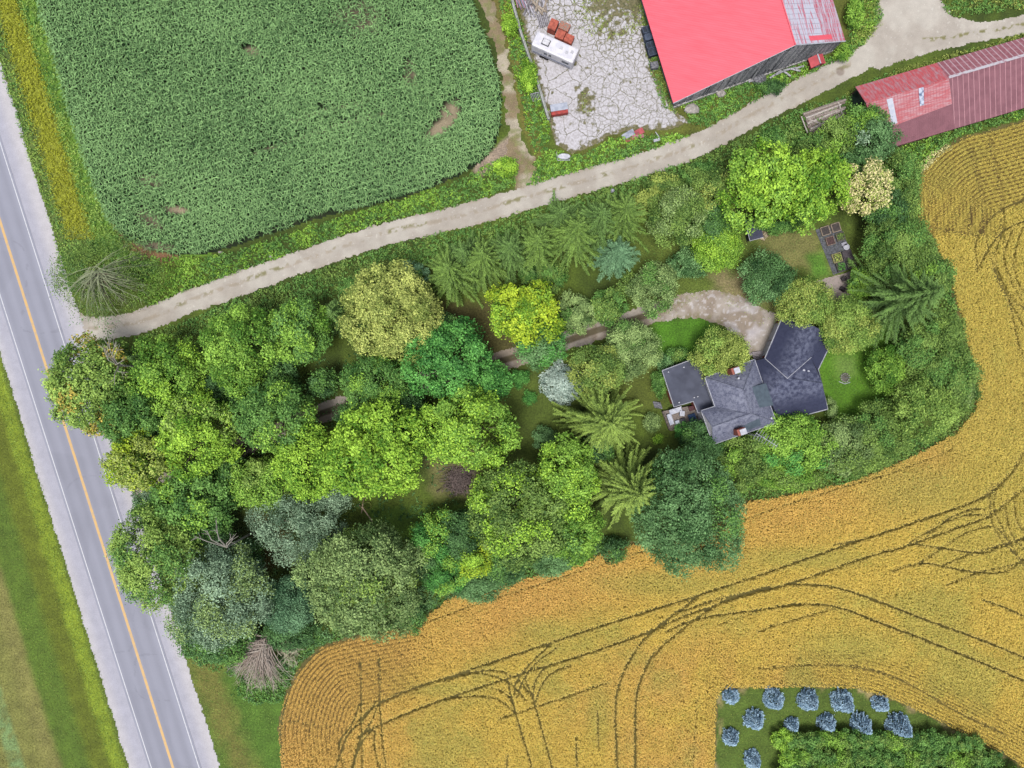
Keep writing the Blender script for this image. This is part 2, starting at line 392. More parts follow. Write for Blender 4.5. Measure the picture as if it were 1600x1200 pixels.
CORN = smooth([(52, -80), (60, 0), (92, 110), (122, 215), (152, 300), (172, 345), (215, 384), (270, 397), (330, 395), (420, 366), (520, 335), (640, 305),
               (720, 272), (765, 240), (782, 190), (780, 130), (762, 70), (744, 25), (735, -10), (715, -80)], 4, True)
WHEAT = [(1900, 100), (1600, 186), (1555, 200), (1500, 214), (1462, 238), (1437, 268), (1427, 300), (1430, 340), (1455, 375), (1475, 425), (1490, 470), (1505, 530), (1522, 590),
         (1520, 640), (1485, 678), (1420, 712), (1335, 748), (1240, 768), (1145, 785), (1110, 830), (1040, 845), (960, 850), (885, 886), (800, 903), (745, 932), (712, 926), (640, 975), (560, 990),
         (500, 1008), (462, 1048), (444, 1090), (434, 1140), (440, 1200), (455, 1320), (1110, 1320), (1117, 1200), (1120, 1090), (1128, 1077),
         (1240, 1073), (1335, 1075), (1400, 1096), (1460, 1124), (1530, 1160), (1585, 1190), (1600, 1215), (1620, 1320), (1900, 1320)]
PLOT = [(1117, 1320), (1118, 1200), (1121, 1090), (1130, 1078), (1240, 1074), (1335, 1076), (1400, 1097), (1460, 1125), (1530, 1161), (1584, 1191), (1598, 1215), (1618, 1320)]
def road_x(y, which):       # photo x of the road's lines at photo y
    return {'yc': 81 + .3165 * (y - 600), 'wl': 45 + .320 * (y - 600), 'el': 120.5 + .3185 * (y - 600),
            'ws': 16 + .309 * (y - 600), 'es': 157 + .311 * (y - 600)}[which]

# ------------------------------------------------------------------ ground sheets
def grid(x0, x1, y0, y1, res):
    nx = int((x1 - x0) / res) + 1; ny = int((y1 - y0) / res) + 1
    X, Y = np.meshgrid(x0 + np.arange(nx) * res, y0 + np.arange(ny) * res); return nx, ny, X, Y
def sheet(name, fn, pxbox, res, z, mat, colfn, kind='structure', zfn=None):
    a = W(pxbox[0], pxbox[3]); b = W(pxbox[2], pxbox[1]); nx, ny, X, Y = grid(a[0], b[0], a[1], b[1], res)
    cxm = X[:-1, :-1] + res / 2; cym = Y[:-1, :-1] + res / 2; px, py = PX(cxm, cym)
    keep = fn(px, py, cxm, cym)
    idx = np.arange(nx * ny).reshape(ny, nx)
    F = np.stack([idx[:-1, :-1][keep], idx[:-1, 1:][keep], idx[1:, 1:][keep], idx[1:, :-1][keep]], 1)
    used, inv = np.unique(F, return_inverse=True); F = inv.reshape(F.shape)
    x = X.ravel()[used]; y = Y.ravel()[used]; pxv, pyv = PX(x, y)
    zz = np.full(len(x), z) if zfn is None else zfn(pxv, pyv, x, y)
    o = quads(name, np.stack([x, y, zz], 1), F, mat, vcol=colfn(pxv, pyv, x, y))
    o['kind'] = kind; return o
def mixc(a, b, t): return a * (1 - t[:, None]) + b * t[:, None]
GRASSM = attr_mat('grass_ground', sc=4, amp=.34, bump=.6, bdist=.08, sc2=.5, amp2=.2)
SOILM = attr_mat('soil_ground', sc=7, amp=.3, bump=.5, bdist=.05)
GRAVM = attr_mat('gravel_ground', sc=9, amp=.10, bump=.4, bdist=.03, sc2=.8, amp2=.06)
ROADM = attr_mat('asphalt_ground', sc=14, amp=.04, bump=.1, bdist=.01, rough=.85, sc2=.25, amp2=.03)

def base_cols(px, py, x, y):
    n1 = fbm(x, y, 7, 1); n2 = fbm(x, y, 1.6, 5); n3 = fbm(x, y, 22, 9)
    c = mixc(np.tile(alb((92, 112, 38)), (len(x), 1)), alb((70, 88, 30))[None], sstep(.35, .65, n1))
    def zone(P, col, soft=8, nz=16, k=1.0):
        nonlocal c
        d = sdf(px, py, P) + (n2 - .5) * nz + (n1 - .5) * nz
        c = mixc(c, alb(col)[None], sstep(-soft, soft, d) * k)
    # grove floor: dark olive with bare brownish patches
    zone([(690, 470), (860, 470), (880, 530), (830, 580), (700, 590)], (96, 92, 50))
    zone([(780, 560), (900, 560), (900, 700), (800, 740), (760, 700)], (88, 106, 40))
    zone([(560, 790), (760, 790), (770, 830), (600, 850)], (104, 138, 52))
    zone([(660, 700), (740, 700), (750, 770), (680, 780)], (120, 120, 72), 14, 22)
    zone([(390, 800), (450, 820), (460, 880), (410, 890)], (98, 92, 44))
    # house lawn
    zone([(980, 350), (1060, 370), (1330, 350), (1380, 440), (1370, 560), (1370, 660), (1290, 690), (1260, 500), (1000, 480)], (98, 116, 46))
    zone([(1262, 520), (1400, 500), (1390, 640), (1300, 660)], (92, 138, 34), 10, 10)
    zone([(1020, 500), (1100, 496), (1150, 540), (1120, 560), (1060, 575), (1010, 560)], (86, 136, 34), 8, 8)
    zone([(940, 560), (1030, 560), (1040, 640), (940, 640)], (96, 108, 42), 10, 10)
    zone([(1110, 430), (1200, 420), (1210, 480), (1130, 460)], (146, 136, 96), 14, 26)
    zone([(1190, 360), (1270, 370), (1290, 440), (1210, 420)], (140, 136, 84), 16, 70, .8)
    zone([(1262, 400), (1285, 395), (1296, 430), (1270, 440)], (96, 140, 50), 8, 10)
    zone([(1310, 560), (1335, 560), (1335, 585), (1310, 585)], (132, 158, 84), 14, 14, .6)
    # south-east of the road
    zone([(260, 960), (480, 1040), (440, 1320), (360, 1320)], (88, 122, 42), 10, 10)
    zone([(285, 1010), (330, 1010), (420, 1240), (370, 1240)], (128, 122, 62), 16, 20, .8)
    # spruce plot
    zone(PLOT, (92, 116, 44), 6, 6)
    d, _ = dline(px, py, PLOT[1:-1]); c = mixc(c, alb((160, 146, 100))[None], sstep(.52, .7, n2) * sstep(12, 4, d) * (py > 1060))
    # farm side
    zone([(790, -60), (850, 180), (880, 260), (1060, 225), (1260, 110), (1380, 20), (1300, -60)], (104, 112, 46), 12, 14)
    zone([(740, -60), (790, 60), (812, 200), (840, 250), (850, 240), (825, 150), (790, -60)], (120, 116, 56), 8, 14)
    # strips west of the road, running along it
    u = px - road_x(py, 'ws')        # negative = west
    wst = u < 8
    g = lambda a, b: sstep(a, b, u + (n2 - .5) * 8)
    s = np.tile(alb((128, 130, 68)), (len(x), 1))
    s = mixc(s, alb((120, 158, 104))[None], sstep(-190, -182, u) * sstep(-158, -166, u) * (.35 + .3 * (n2 > .45)))
    s = mixc(s, alb((134, 132, 74))[None], g(-146, -120) * .9)
    s = mixc(s, alb((92, 118, 40))[None], g(-112, -98)); s = mixc(s, alb((104, 116, 34))[None], g(-70, -50))
    s = mixc(s, alb((136, 156, 46))[None], g(-34, -22)); s = mixc(s, alb((98, 116, 42))[None], g(-8, -3))
    s *= (1 + .25 * (n3 - .5))[:, None]
    c[wst] = s[wst]
    # strip between east shoulder and corn
    u2 = px - road_x(py, 'es'); m = (u2 > -8) & (py < 400) & (px < 330)
    s = np.tile(alb((104, 124, 60)), (len(x), 1))
    s = mixc(s, alb((150, 158, 52))[None], sstep(20, 28, u2 + (n2 - .5) * 14) * sstep(62, 50, u2 + (n2 - .5) * 14) * sstep(385, 330, py))
    s = mixc(s, alb((110, 152, 52))[None], sstep(52, 64, u2 + (n2 - .5) * 10))
    c[m] = s[m]
    # reddish dry soil south of the corn's left corner
    d, _ = dline(px, py, [(185, 350), (200, 380), (225, 398), (270, 402)]); c = mixc(c, alb((150, 112, 84))[None], sstep(14, 5, d + (n2 - .5) * 10))
    d, _ = dline(px, py, [(750, 262), (780, 240), (800, 225), (812, 255), (818, 290)]); c = mixc(c, alb((176, 158, 140))[None], sstep(16, 7, d + (n2 - .5) * 16))
    return c * (1 + .25 * (n2 - .5))[:, None]
sheet('ground', lambda px, py, x, y: np.ones(px.shape, bool), (-300, -220, 1900, 1420), .35, 0.0, GRASSM, base_cols)
# far ground as one plain sheet just beneath
m = MB(); m.poly([(-900, -900, -.05), (900, -900, -.05), (900, 900, -.05), (-900, 900, -.05)])
o = m.build('far_ground', flat_mat('far_grass', (104, 122, 44), (150, 140, 70), sc=.02)); o['kind'] = 'structure'

# road with its shoulders and painted lines
def road_poly(a, b, da, db, y0=-260, y1=1460): return [(road_x(y0, a) + da, y0), (road_x(y1, a) + da, y1), (road_x(y1, b) + db, y1), (road_x(y0, b) + db, y0)]
def sh_fn(px, py, x, y):
    j = (fbm(x, y, .7, 31) - .5) * 5 + (fbm(x, y, 5, 33) - .5) * 5
    fl = 26 * np.exp(-((py - 520) / 34.0) ** 2) * 0
    return (px > road_x(py, 'ws') + j) & (px < road_x(py, 'es') + j + fl) & (py > -260) & (py < 1460)
def sh_col(px, py, x, y):
    n = fbm(x, y, 1.2, 41); n2 = fbm(x, y, 6, 43); t = sstep(8, 30, np.abs(px - road_x(py, 'yc')) - 40)
    c = mixc(np.tile(alb((186, 186, 200)), (len(x), 1)), alb((206, 203, 208))[None], t)
    return c * (1 + .06 * (n - .5) + .05 * (n2 - .5))[:, None]
sheet('road_shoulder', sh_fn, (-180, -260, 470, 1460), .2, 0.03, GRAVM, sh_col)
def as_fn(px, py, x, y): return (px > road_x(py, 'wl') - 4) & (px < road_x(py, 'el') + 4)
def as_col(px, py, x, y):
    u = (px - road_x(py, 'yc')) / (38.0); n = fbm(x, y, 1.5, 45)
    v = 1 + .07 * np.cos(np.abs(u) * 2 * pi * 1.9 + .6) - .05 * np.exp(-((np.abs(u) - .5) / .12) ** 2)
    lng = noise(u * 9, py / 90.0, 1, 47); v = v + .04 * (lng - .5)
    c = alb((162, 164, 180))[None] * v[:, None]
    cr = np.abs(noise(x, y, 9, 51) - .5) + .02 * noise(x, y, .5, 53); c = c * (1 - .10 * (cr < .012))[:, None]
    pt = noise(x, y, 6, 49); c = c * (1 - .06 * sstep(.72, .78, pt))[:, None]
    return c
def ribbon_quads(fa, fb, y0, y1, n, z):
    ys = np.linspace(y0, y1, n); V = []
    for y in ys:
        V.append(W(fa(y), y, 0) + [0, 0, z]); V.append(W(fb(y), y, 0) + [0, 0, z])
    F = [[2 * i, 2 * i + 2, 2 * i + 3, 2 * i + 1] for i in range(n - 1)]; return np.array(V), np.array(F)
# asphalt as a fine strip mesh following the straight edges
ys = np.linspace(-260, 1460, 1400); us = np.linspace(0, 1, 60)
YY, UU = np.meshgrid(ys, us, indexing='ij'); XL = road_x(YY, 'wl') - 4; XR = road_x(YY, 'el') + 4; XX = XL + (XR - XL) * UU
wx = (XX - 800) * S; wy = (600 - YY) * S
idx = np.arange(YY.size).reshape(YY.shape); F = np.stack([idx[:-1, :-1], idx[1:, :-1], idx[1:, 1:], idx[:-1, 1:]], -1).reshape(-1, 4)
o = quads('road', np.stack([wx.ravel(), wy.ravel(), np.full(wx.size, .05)], 1), F, ROADM, vcol=as_col(XX.ravel(), YY.ravel(), wx.ravel(), wy.ravel())); o['kind'] = 'structure'
PAINTW = flat_mat('white_road_paint', (236, 238, 246), (205, 208, 220), sc=3, lo=.5, hi=.75, bump=0, k=.9)
PAINTY = flat_mat('yellow_road_paint', (238, 196, 128), (214, 186, 150), sc=1.5, lo=.45, hi=.7, bump=0, k=.95)
for nm, wh, hw, mt in (('white_edge_line', 'wl', .75, PAINTW), ('white_edge_line', 'el', .75, PAINTW), ('yellow_centre_line', 'yc', 2.1, PAINTY)):
    V, F = ribbon_quads(lambda y: road_x(y, wh) - hw, lambda y: road_x(y, wh) + hw, -255, 1455, 40, .058)
    quads(nm, V, F, mt)['kind'] = 'structure'

# farm lane
def lane_fn(px, py, x, y):
    j = (fbm(x, y, .6, 51) - .5) * 7 + (fbm(x, y, 8, 52) - .5) * 4
    d, _ = dline(px, py, LANE); d2, _ = dline(px, py, LANE2); wd = 18.5 + 22 * sstep(150, 95, px)
    return ((d < wd + j) | (d2 < 15 + j) | (sdf(px, py, YARDTOP) > -4 + j)) & (px > road_x(py, 'es') - 6)
def lane_col(px, py, x, y):
    d, s = dline(px, py, LANE); d2, _ = dline(px, py, LANE2); a = d * s
    n = fbm(x, y, .5, 55); n2 = fbm(x, y, 3.5, 56); n3 = noise(x, y, .25, 57)
    c = mixc(np.tile(alb((192, 184, 174)), (len(x), 1)), alb((206, 200, 190))[None], sstep(.35, .65, n2))
    mid = sstep(5.5, 1.0, np.abs(a + 1.5 + 3 * (n2 - .5))) * sstep(.42, .58, n) * (px < 1330)
    c = mixc(c, alb((168, 154, 134))[None], mid * .6); c = mixc(c, alb((138, 136, 90))[None], mid * sstep(.56, .7, n2) * .8)
    c = mixc(c, alb((170, 156, 138))[None], sstep(12, 19, d) * sstep(.5, .65, n) * .6 * (px < 1350))
    m2 = sstep(5, 1, np.abs(d2)) * sstep(.45, .6, n) * (px > 1440); c = mixc(c, alb((140, 136, 92))[None], m2)
    c = mixc(c, alb((236, 232, 224))[None], (n3 > .93) * .5)
    c = mixc(c, alb((150, 134, 124))[None], sstep(8, 5, np.hypot(px - 1313, (py - 112))) * .7)
    return c * (1 + .12 * (n - .5))[:, None]
sheet('farm_lane', lane_fn, (40, -130, 1740, 580), .14, .018, GRAVM, lane_col)
# house driveway
def drv_fn(px, py, x, y):
    j = (fbm(x, y, .8, 61) - .5) * 9 + (fbm(x, y, 3, 62) - .5) * 5
    d, _ = dline(px, py, DRIVE); return (((d < 15 + j) & (px < 1095)) | (sdf(px, py, DPAD) > 2 + j)) & (px > road_x(py, 'es') - 6)
def drv_col(px, py, x, y):
    d, s = dline(px, py, DRIVE); a = d * s; n = fbm(x, y, .6, 65); n2 = fbm(x, y, 2.5, 66); pad = sstep(1000, 1060, px)
    c = mixc(np.tile(alb((166, 152, 138)), (len(x), 1)), alb((188, 178, 168))[None], sstep(.4, .6, n2))
    mid = sstep(6.5, 3.5, np.abs(a)) * (1 - pad); c = mixc(c, alb((92, 84, 56))[None], mid * .85)
    c = mixc(c, alb((206, 200, 204))[None], pad * sstep(.35, .6, n2) * sstep(40, 15, np.hypot(px - 1165, py - 505)))
    c = mixc(c, alb((132, 128, 88))[None], sstep(.55, .68, n) * .7 * sstep(18, 2, sdf(px, py, DPAD)) * pad)
    c = mixc(c, alb((226, 222, 226))[None], pad * (noise(x, y, .3, 68) > .8) * .5)
    return c * (1 + .3 * (n - .5))[:, None]
sheet('gravel_driveway', drv_fn, (150, 440, 1240, 820), .14, .022, GRAVM, drv_col)
# patio gravel by the garden beds
PATIO = [(1272, 440), (1300, 432), (1345, 418), (1336, 440), (1326, 470), (1300, 475), (1285, 458)]
sheet('gravel_patio', lambda px, py, x, y: sdf(px, py, PATIO) > (fbm(x, y, .6, 71) - .5) * 5, (1260, 410, 1350, 485), .12, .02, GRAVM,
      lambda px, py, x, y: np.tile(alb((182, 168, 164)), (len(x), 1)) * (1 + .2 * (fbm(x, y, .4, 72) - .5))[:, None])
# earth track west of the low wall
TRK = smooth([(738, -60), (762, 10), (778, 60), (790, 110), (798, 160), (803, 205), (815, 250), (828, 300)], 4)
def trk_col(px, py, x, y):
    n = fbm(x, y, .7, 75); n2 = fbm(x, y, 3, 76)
    c = mixc(np.tile(alb((148, 132, 104)), (len(x), 1)), alb((190, 180, 160))[None], sstep(.4, .62, n2) * sstep(40, 150, py + 60))
    return mixc(c, alb((130, 138, 78))[None], sstep(.5, .68, n) * .6)
sheet('earth_track', lambda px, py, x, y: dline(px, py, TRK)[0] < 9 + (fbm(x, y, .9, 77) - .5) * 16 + 9 * sstep(200, 250, py), (715, -60, 860, 310), .15, .012, SOILM, trk_col)

# ---------------------------------------------------------------- concrete slab, cracked
def slab_mat():
    m = bpy.data.materials.new('cracked_concrete'); m.use_nodes = True; t = m.node_tree; N = t.nodes; L = t.links; b = N['Principled BSDF']
    b.inputs['Roughness'].default_value = .9
    g = N.new('ShaderNodeNewGeometry')
    n0 = N.new('ShaderNodeTexNoise'); n0.inputs['Scale'].default_value = .7; n0.inputs['Detail'].default_value = 4; L.new(g.outputs['Position'], n0.inputs[0])
    ad = N.new('ShaderNodeVectorMath'); ad.operation = 'MULTIPLY_ADD'; L.new(n0.outputs['Color'], ad.inputs[0]); ad.inputs[1].default_value = (1.3, 1.3, 0); L.new(g.outputs['Position'], ad.inputs[2])
    def vor(sc, w0, w1):
        v = N.new('ShaderNodeTexVoronoi'); v.feature = 'DISTANCE_TO_EDGE'; v.inputs['Scale'].default_value = sc; v.voronoi_dimensions = '2D'; L.new(ad.outputs[0], v.inputs['Vector'])
        r = N.new('ShaderNodeMapRange'); r.inputs[1].default_value = w0 * sc; r.inputs[2].default_value = w1 * sc; r.inputs[3].default_value = 1; r.inputs[4].default_value = 0; L.new(v.outputs['Distance'], r.inputs[0]); return v, r
    v1, c1 = vor(.36, .012, .06); v2, c2 = vor(1.15, .015, .085)
    pz = N.new('ShaderNodeAttribute'); pz.attribute_name = 'col'     # red channel: how broken the slab is, green: how overgrown
    sp = N.new('ShaderNodeSeparateColor'); L.new(pz.outputs['Color'], sp.inputs[0])
    mb = N.new('ShaderNodeMath'); mb.operation = 'MULTIPLY'; L.new(c2.outputs[0], mb.inputs[0]); L.new(sp.outputs[0], mb.inputs[1])
    mx = N.new('ShaderNodeMath'); mx.operation = 'MAXIMUM'; L.new(c1.outputs[0], mx.inputs[0]); L.new(mb.outputs[0], mx.inputs[1])
    n1 = N.new('ShaderNodeTexNoise'); n1.inputs['Scale'].default_value = 1.1; n1.inputs['Detail'].default_value = 6; L.new(g.outputs['Position'], n1.inputs[0])
    s = N.new('ShaderNodeMath'); s.operation = 'ADD'; L.new(n1.outputs[0], s.inputs[0]); L.new(sp.outputs[1], s.inputs[1])
    r = N.new('ShaderNodeMapRange'); r.inputs[1].default_value = .585; r.inputs[2].default_value = .70; L.new(s.outputs[0], r.inputs[0])
    mm = N.new('ShaderNodeMath'); mm.operation = 'MAXIMUM'; L.new(mx.outputs[0], mm.inputs[0]); L.new(r.outputs[0], mm.inputs[1])
    n3 = N.new('ShaderNodeTexNoise'); n3.inputs['Scale'].default_value = 3.2; n3.inputs['Detail'].default_value = 5; L.new(g.outputs['Position'], n3.inputs[0])
    def mix(f, a, c):
        x = N.new('ShaderNodeMix'); x.data_type = 'RGBA'; L.new(f, x.inputs[0])
        for i, q in ((6, a), (7, c)):
            if isinstance(q, tuple): x.inputs[i].default_value = (*alb(q), 1)
            else: L.new(q, x.inputs[i])
        return x.outputs[2]
    rr = N.new('ShaderNodeMapRange'); rr.inputs[1].default_value = .35; rr.inputs[2].default_value = .65; L.new(n3.outputs[0], rr.inputs[0])
    conc = mix(rr.outputs[0], (220, 218, 226), (190, 186, 190)); weed = mix(rr.outputs[0], (136, 128, 92), (88, 90, 48))
    L.new(mix(mm.outputs[0], conc, weed), b.inputs['Base Color'])
    bp = N.new('ShaderNodeBump'); bp.inputs['Distance'].default_value = .05; bp.inputs['Strength'].default_value = .6; bp.invert = True; L.new(mm.outputs[0], bp.inputs['Height']); L.new(bp.outputs[0], b.inputs['Normal'])
    return m
def slab_data(px, py, x, y):
    br = sstep(895, 935, px + 14 * (fbm(x, y, 3, 81) - .5)) * (.55 + .45 * sstep(120, 60, py)); br = np.maximum(br, sstep(60, 30, py))
    og = .30 * sstep(1, .0, np.clip((py - 0) / 70, 0, 1)) * sstep(900, 940, px) - .04
    og = np.maximum(og, .28 * sstep(14, 2, sdf(px, py, SLAB)) - .04); og = np.maximum(og, .2 * sstep(25, 8, np.hypot(px - 915, (py - 160) * .6)))
    og = np.maximum(og, .16 * sstep(40, 10, np.hypot(px - 955, py - 45)))
    return np.stack([br, np.maximum(og, 0), og * 0], 1)
sheet('concrete_yard', lambda px, py, x, y: sdf(px, py, SLAB) > (fbm(x, y, .9, 82) - .5) * 6, (785, -60, 1090, 250), .15, .06, slab_mat(), slab_data)

# ---------------------------------------------------------------- corn field
BARE = [((688, 200), (30, 11), -.6), ((703, 178), (24, 15), -1.1), ((275, 328), (24, 7), .15), ((234, 285), (22, 14), 0), ((395, 82), (15, 9), .3), ((640, 120), (10, 30), 0), ((560, 30), (50, 30), 0),
        ((235, 345), (26, 16), .6), ((240, 385), (40, 8), .1)]
def bareness(px, py):
    b = np.zeros(px.shape)
    for i, ((cx, cy), (rx, ry), a) in enumerate(BARE):
        u = (px - cx) * math.cos(a) + (py - cy) * math.sin(a); v = -(px - cx) * math.sin(a) + (py - cy) * math.cos(a)
        q = np.hypot(u / rx, v / ry); k = (1., .85, .9, .5, .85, .45, .42, .5, .7)[i]
        b = np.maximum(b, k * sstep(1.25, .5, q))
    for P in ([(400, 240), (450, 222), (530, 196), (600, 178)], [(455, 190), (510, 172), (570, 162)], [(645, 100), (650, 135)]):
        d, _ = dline(px, py, P); b = np.maximum(b, .55 * sstep(4.5, 1.5, d))
    return b
def corn_col(px, py, x, y):
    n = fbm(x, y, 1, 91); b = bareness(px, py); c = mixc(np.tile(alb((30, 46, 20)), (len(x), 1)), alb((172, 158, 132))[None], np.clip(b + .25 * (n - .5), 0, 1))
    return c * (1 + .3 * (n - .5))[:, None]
sheet('corn_field_soil', lambda px, py, x, y: sdf(px, py, CORN) > (fbm(x, y, 1, 92) - .5) * 5, (40, -90, 800, 410), .3, .01, SOILM, corn_col)
def corn():
    rg = np.random.default_rng(3); ang = radians(17); rs, ps = .72, .30
    u = np.arange(-70, 70, ps); v = np.arange(-60, 60, rs); U, Vv = np.meshgrid(u, v)
    U = U + rg.normal(size=U.shape) * .05; Vv = Vv + rg.normal(size=U.shape) * .05 + 1.2 * (noise(U, Vv, 25, 95) - .5)
    cx, cy = W(400, 180)[:2]; x = (cx + U * math.cos(ang) - Vv * math.sin(ang)).ravel(); y = (cy + U * math.sin(ang) + Vv * math.cos(ang)).ravel()
    px, py = PX(x, y); sd = sdf(px, py, CORN); k = (sd > 1) & (py > -55) & (px > 20) & (rg.uniform(size=x.shape) > bareness(px, py) * 1.02)
    x, y, px, py, sd = x[k], y[k], px[k], py[k], sd[k]; n = len(x)
    vig = .55 + .35 * fbm(x, y, 6, 96) + .12 * sstep(0, 14, sd) - .2 * bareness(px, py)
    h = 1.9 * vig * rg.uniform(.85, 1.12, n); nl = 6
    yel = fbm(x, y, 9, 97); bb = bareness(px, py)
    a0 = rg.uniform(0, 2 * pi, n)
    Vs, cols = [], []
    for j in range(nl):
        a = a0 + j * 2.5 + rg.normal(size=n) * .35; dr = np.stack([np.cos(a), np.sin(a), 0 * a], 1); sd_ = np.stack([-dr[:, 1], dr[:, 0], 0 * a], 1)
        z0 = h * (.5 + .42 * j / nl); L = (.64 - .03 * j) * (.7 + .5 * vig) * rg.uniform(.8, 1.15, n)
        b = np.stack([x, y, z0], 1); p1 = b + dr * (L * .5)[:, None] + np.array([0, 0, .22]) * L[:, None]; p2 = b + dr * L[:, None] + np.array([0, 0, -.12]) * L[:, None]
        w1 = .058; tilt = rg.normal(size=(n, 1)) * .35
        s1 = nrm(sd_ + np.array([0, 0, 1.0]) * tilt) * w1
        Vs.append(np.stack([b - s1 * .7, b + s1 * .7, p1 + s1, p1 - s1, p2 + s1 * .25, p2 - s1 * .25], 1))
        t = np.clip(.42 + .3 * rg.normal(size=n) + .5 * (yel - .5) + .05 * j, 0, 1)
        cols.append((alb((58, 100, 52), 1.35)[None] * (1 - t)[:, None] + alb((134, 174, 110), 1.8)[None] * t[:, None]) * np.where(rg.uniform(size=n) < .03, 1.3, 1)[:, None])
    V = np.stack(Vs, 1).reshape(-1, 3); nb = n * nl; i0 = np.arange(nb) * 6
    F = np.concatenate([np.stack([i0, i0 + 1, i0 + 2, i0 + 3], 1), np.stack([i0 + 3, i0 + 2, i0 + 4, i0 + 5], 1)])
    c = np.stack(cols, 1).reshape(-1, 3); c = np.concatenate([c, c])
    o = quads('corn_crop', V, F, LEAF, fcol=c); return tag(o, 'dense dark green corn growing across the field north of the lane', 'corn crop', kind='stuff')
corn()

# ---------------------------------------------------------------- wheat field
TR = [[(600, 996), (683, 965), (755, 939), (820, 919), (975, 869), (1129, 822), (1200, 797), (1300, 765), (1400, 735), (1485, 701)],
 [(560, 1125), (591, 1099), (653, 1072), (739, 1043), (820, 1016), (860, 1003), (940, 976), (1071, 935), (1200, 892), (1313, 853), (1433, 813), (1527, 779), (1567, 749), (1600, 699), (1640, 600)],
 [(560, 1150), (600, 1128), (693, 1091), (800, 1056), (833, 1045), (913, 1021), (1009, 987), (1071, 960), (1160, 930), (1252, 904), (1353, 869), (1417, 851), (1480, 828), (1537, 808), (1575, 780), (1600, 757), (1650, 680)],
 [(1090, 930), (1020, 984), (988, 1021), (967, 1067), (961, 1112), (964, 1199), (966, 1300)],
 [(1200, 915), (1140, 933), (1089, 963), (1028, 1013), (1007, 1045), (993, 1093), (992, 1199), (994, 1300)],
 [(1060, 955), (1127, 933), (1200, 920), (1233, 912), (1295, 915), (1351, 931), (1447, 968), (1527, 997), (1600, 1027), (1680, 1060)],
 [(1040, 985), (1090, 965), (1180, 952), (1247, 943), (1305, 947), (1377, 973), (1447, 1000), (1527, 1032), (1600, 1063), (1680, 1100)],
 [(1185, 1043), (1273, 1037), (1327, 1040), (1380, 1051), (1433, 1075), (1487, 1107), (1569, 1147)],
 [(1532, 936), (1560, 945), (1600, 963)], [(1476, 913), (1527, 893), (1580, 881), (1620, 865)],
 [(1420, 848), (1473, 856), (1527, 863), (1553, 856), (1600, 840), (1640, 820)], [(1391, 891), (1417, 883), (1447, 879), (1473, 884), (1524, 893), (1567, 891), (1600, 869)],
 [(1431, 880), (1468, 856), (1495, 837), (1524, 825), (1553, 824), (1580, 856), (1600, 888)], [(1468, 883), (1513, 864), (1560, 850), (1600, 838)],
 [(1420, 845), (1463, 821), (1500, 805), (1535, 804)], [(1447, 835), (1481, 808), (1516, 795), (1535, 795)],
 [(1545, 755), (1543, 803), (1559, 840), (1588, 869)], [(1556, 755), (1548, 792), (1564, 827), (1596, 883)], [(1582, 770), (1580, 781), (1585, 813), (1599, 832)], [(1566, 790), (1575, 830), (1600, 860)],
 [(563, 1031), (565, 1093), (567, 1199), (567, 1300)], [(592.5, 1029), (594, 1093), (599, 1160), (604, 1199), (610, 1300)],
 [(589, 1093), (571, 1120), (544, 1147), (525, 1199)], [(562, 1100), (552, 1128), (531, 1160), (539, 1199)], [(587, 1133), (565, 1160), (552, 1199)], [(591, 1101), (581, 1125), (563, 1155), (551, 1195)],
 [(587, 1140), (586, 1165), (594, 1199)], [(699, 1059), (730, 1050), (760, 1045), (785, 1048), (812, 1062), (825, 1080)], [(693, 1062), (739, 1050), (773, 1054), (800, 1068), (820, 1090)],
 [(768, 1071), (792, 1083), (803, 1104), (816, 1147), (831, 1199), (845, 1290)], [(820, 1056), (836, 1101), (863, 1199), (885, 1290)], [(693, 1091), (744, 1085), (779, 1091), (805, 1112)],
 [(793, 1061), (800, 1090), (807, 1115)], [(860, 1005), (828, 1035), (809, 1061), (803, 1083)], [(870, 1010), (840, 1032), (818, 1060), (808, 1085)], [(903, 1025), (855, 1040), (836, 1064), (833, 1093)], [(890, 1038), (860, 1051), (843, 1075), (837, 1096)],
 [(780, 1121), (847, 1099), (913, 1077), (951, 1064)], [(900, 1149), (901, 1199), (902, 1280)], [(1088, 1087), (1081, 1199)], [(933, 1110), (935, 1165)], [(793, 1179), (791, 1210)],
 [(1610, 309), (1561, 329), (1535, 356), (1521, 380), (1523, 425)], [(1610, 342), (1569, 359), (1545, 385), (1524, 420)], [(1535, 361), (1545, 407), (1569, 460), (1588, 540), (1600, 567), (1630, 640)],
 [(1567, 356), (1553, 390), (1553, 417), (1575, 465), (1600, 484), (1640, 510)], [(1516, 232), (1527, 280), (1535, 319), (1537, 369)], [(1545, 221), (1558, 280), (1564, 319), (1564, 380)], [(1519, 308), (1516, 340), (1517, 367)],
 [(1600, 352), (1590, 365), (1580, 407), (1585, 440), (1600, 465)], [(1577, 362), (1565, 400), (1575, 440), (1605, 490)], [(1240, 940), (1180, 955), (1120, 975)], [(1300, 850), (1360, 838), (1420, 818)],
 [(1548, 420), (1562, 450), (1592, 505), (1620, 560)], [(1183, 985), (1220, 972), (1300, 949)], [(560, 985), (610, 975), (650, 962)], [(438, 1125), (470, 1128), (500, 1135)], [(1452, 356), (1490, 362), (1522, 370)]]
TRW = {0: .75, 1: 1.7, 2: 1.7, 3: 1.8, 4: 1.8, 5: 1.6, 6: 1.6, 7: 1.0, 20: 1.3, 21: 1.3}
FAINT = {39, 55, 56, 57, 58, 51}
TRS = [smooth(p, 4) for p in TR]
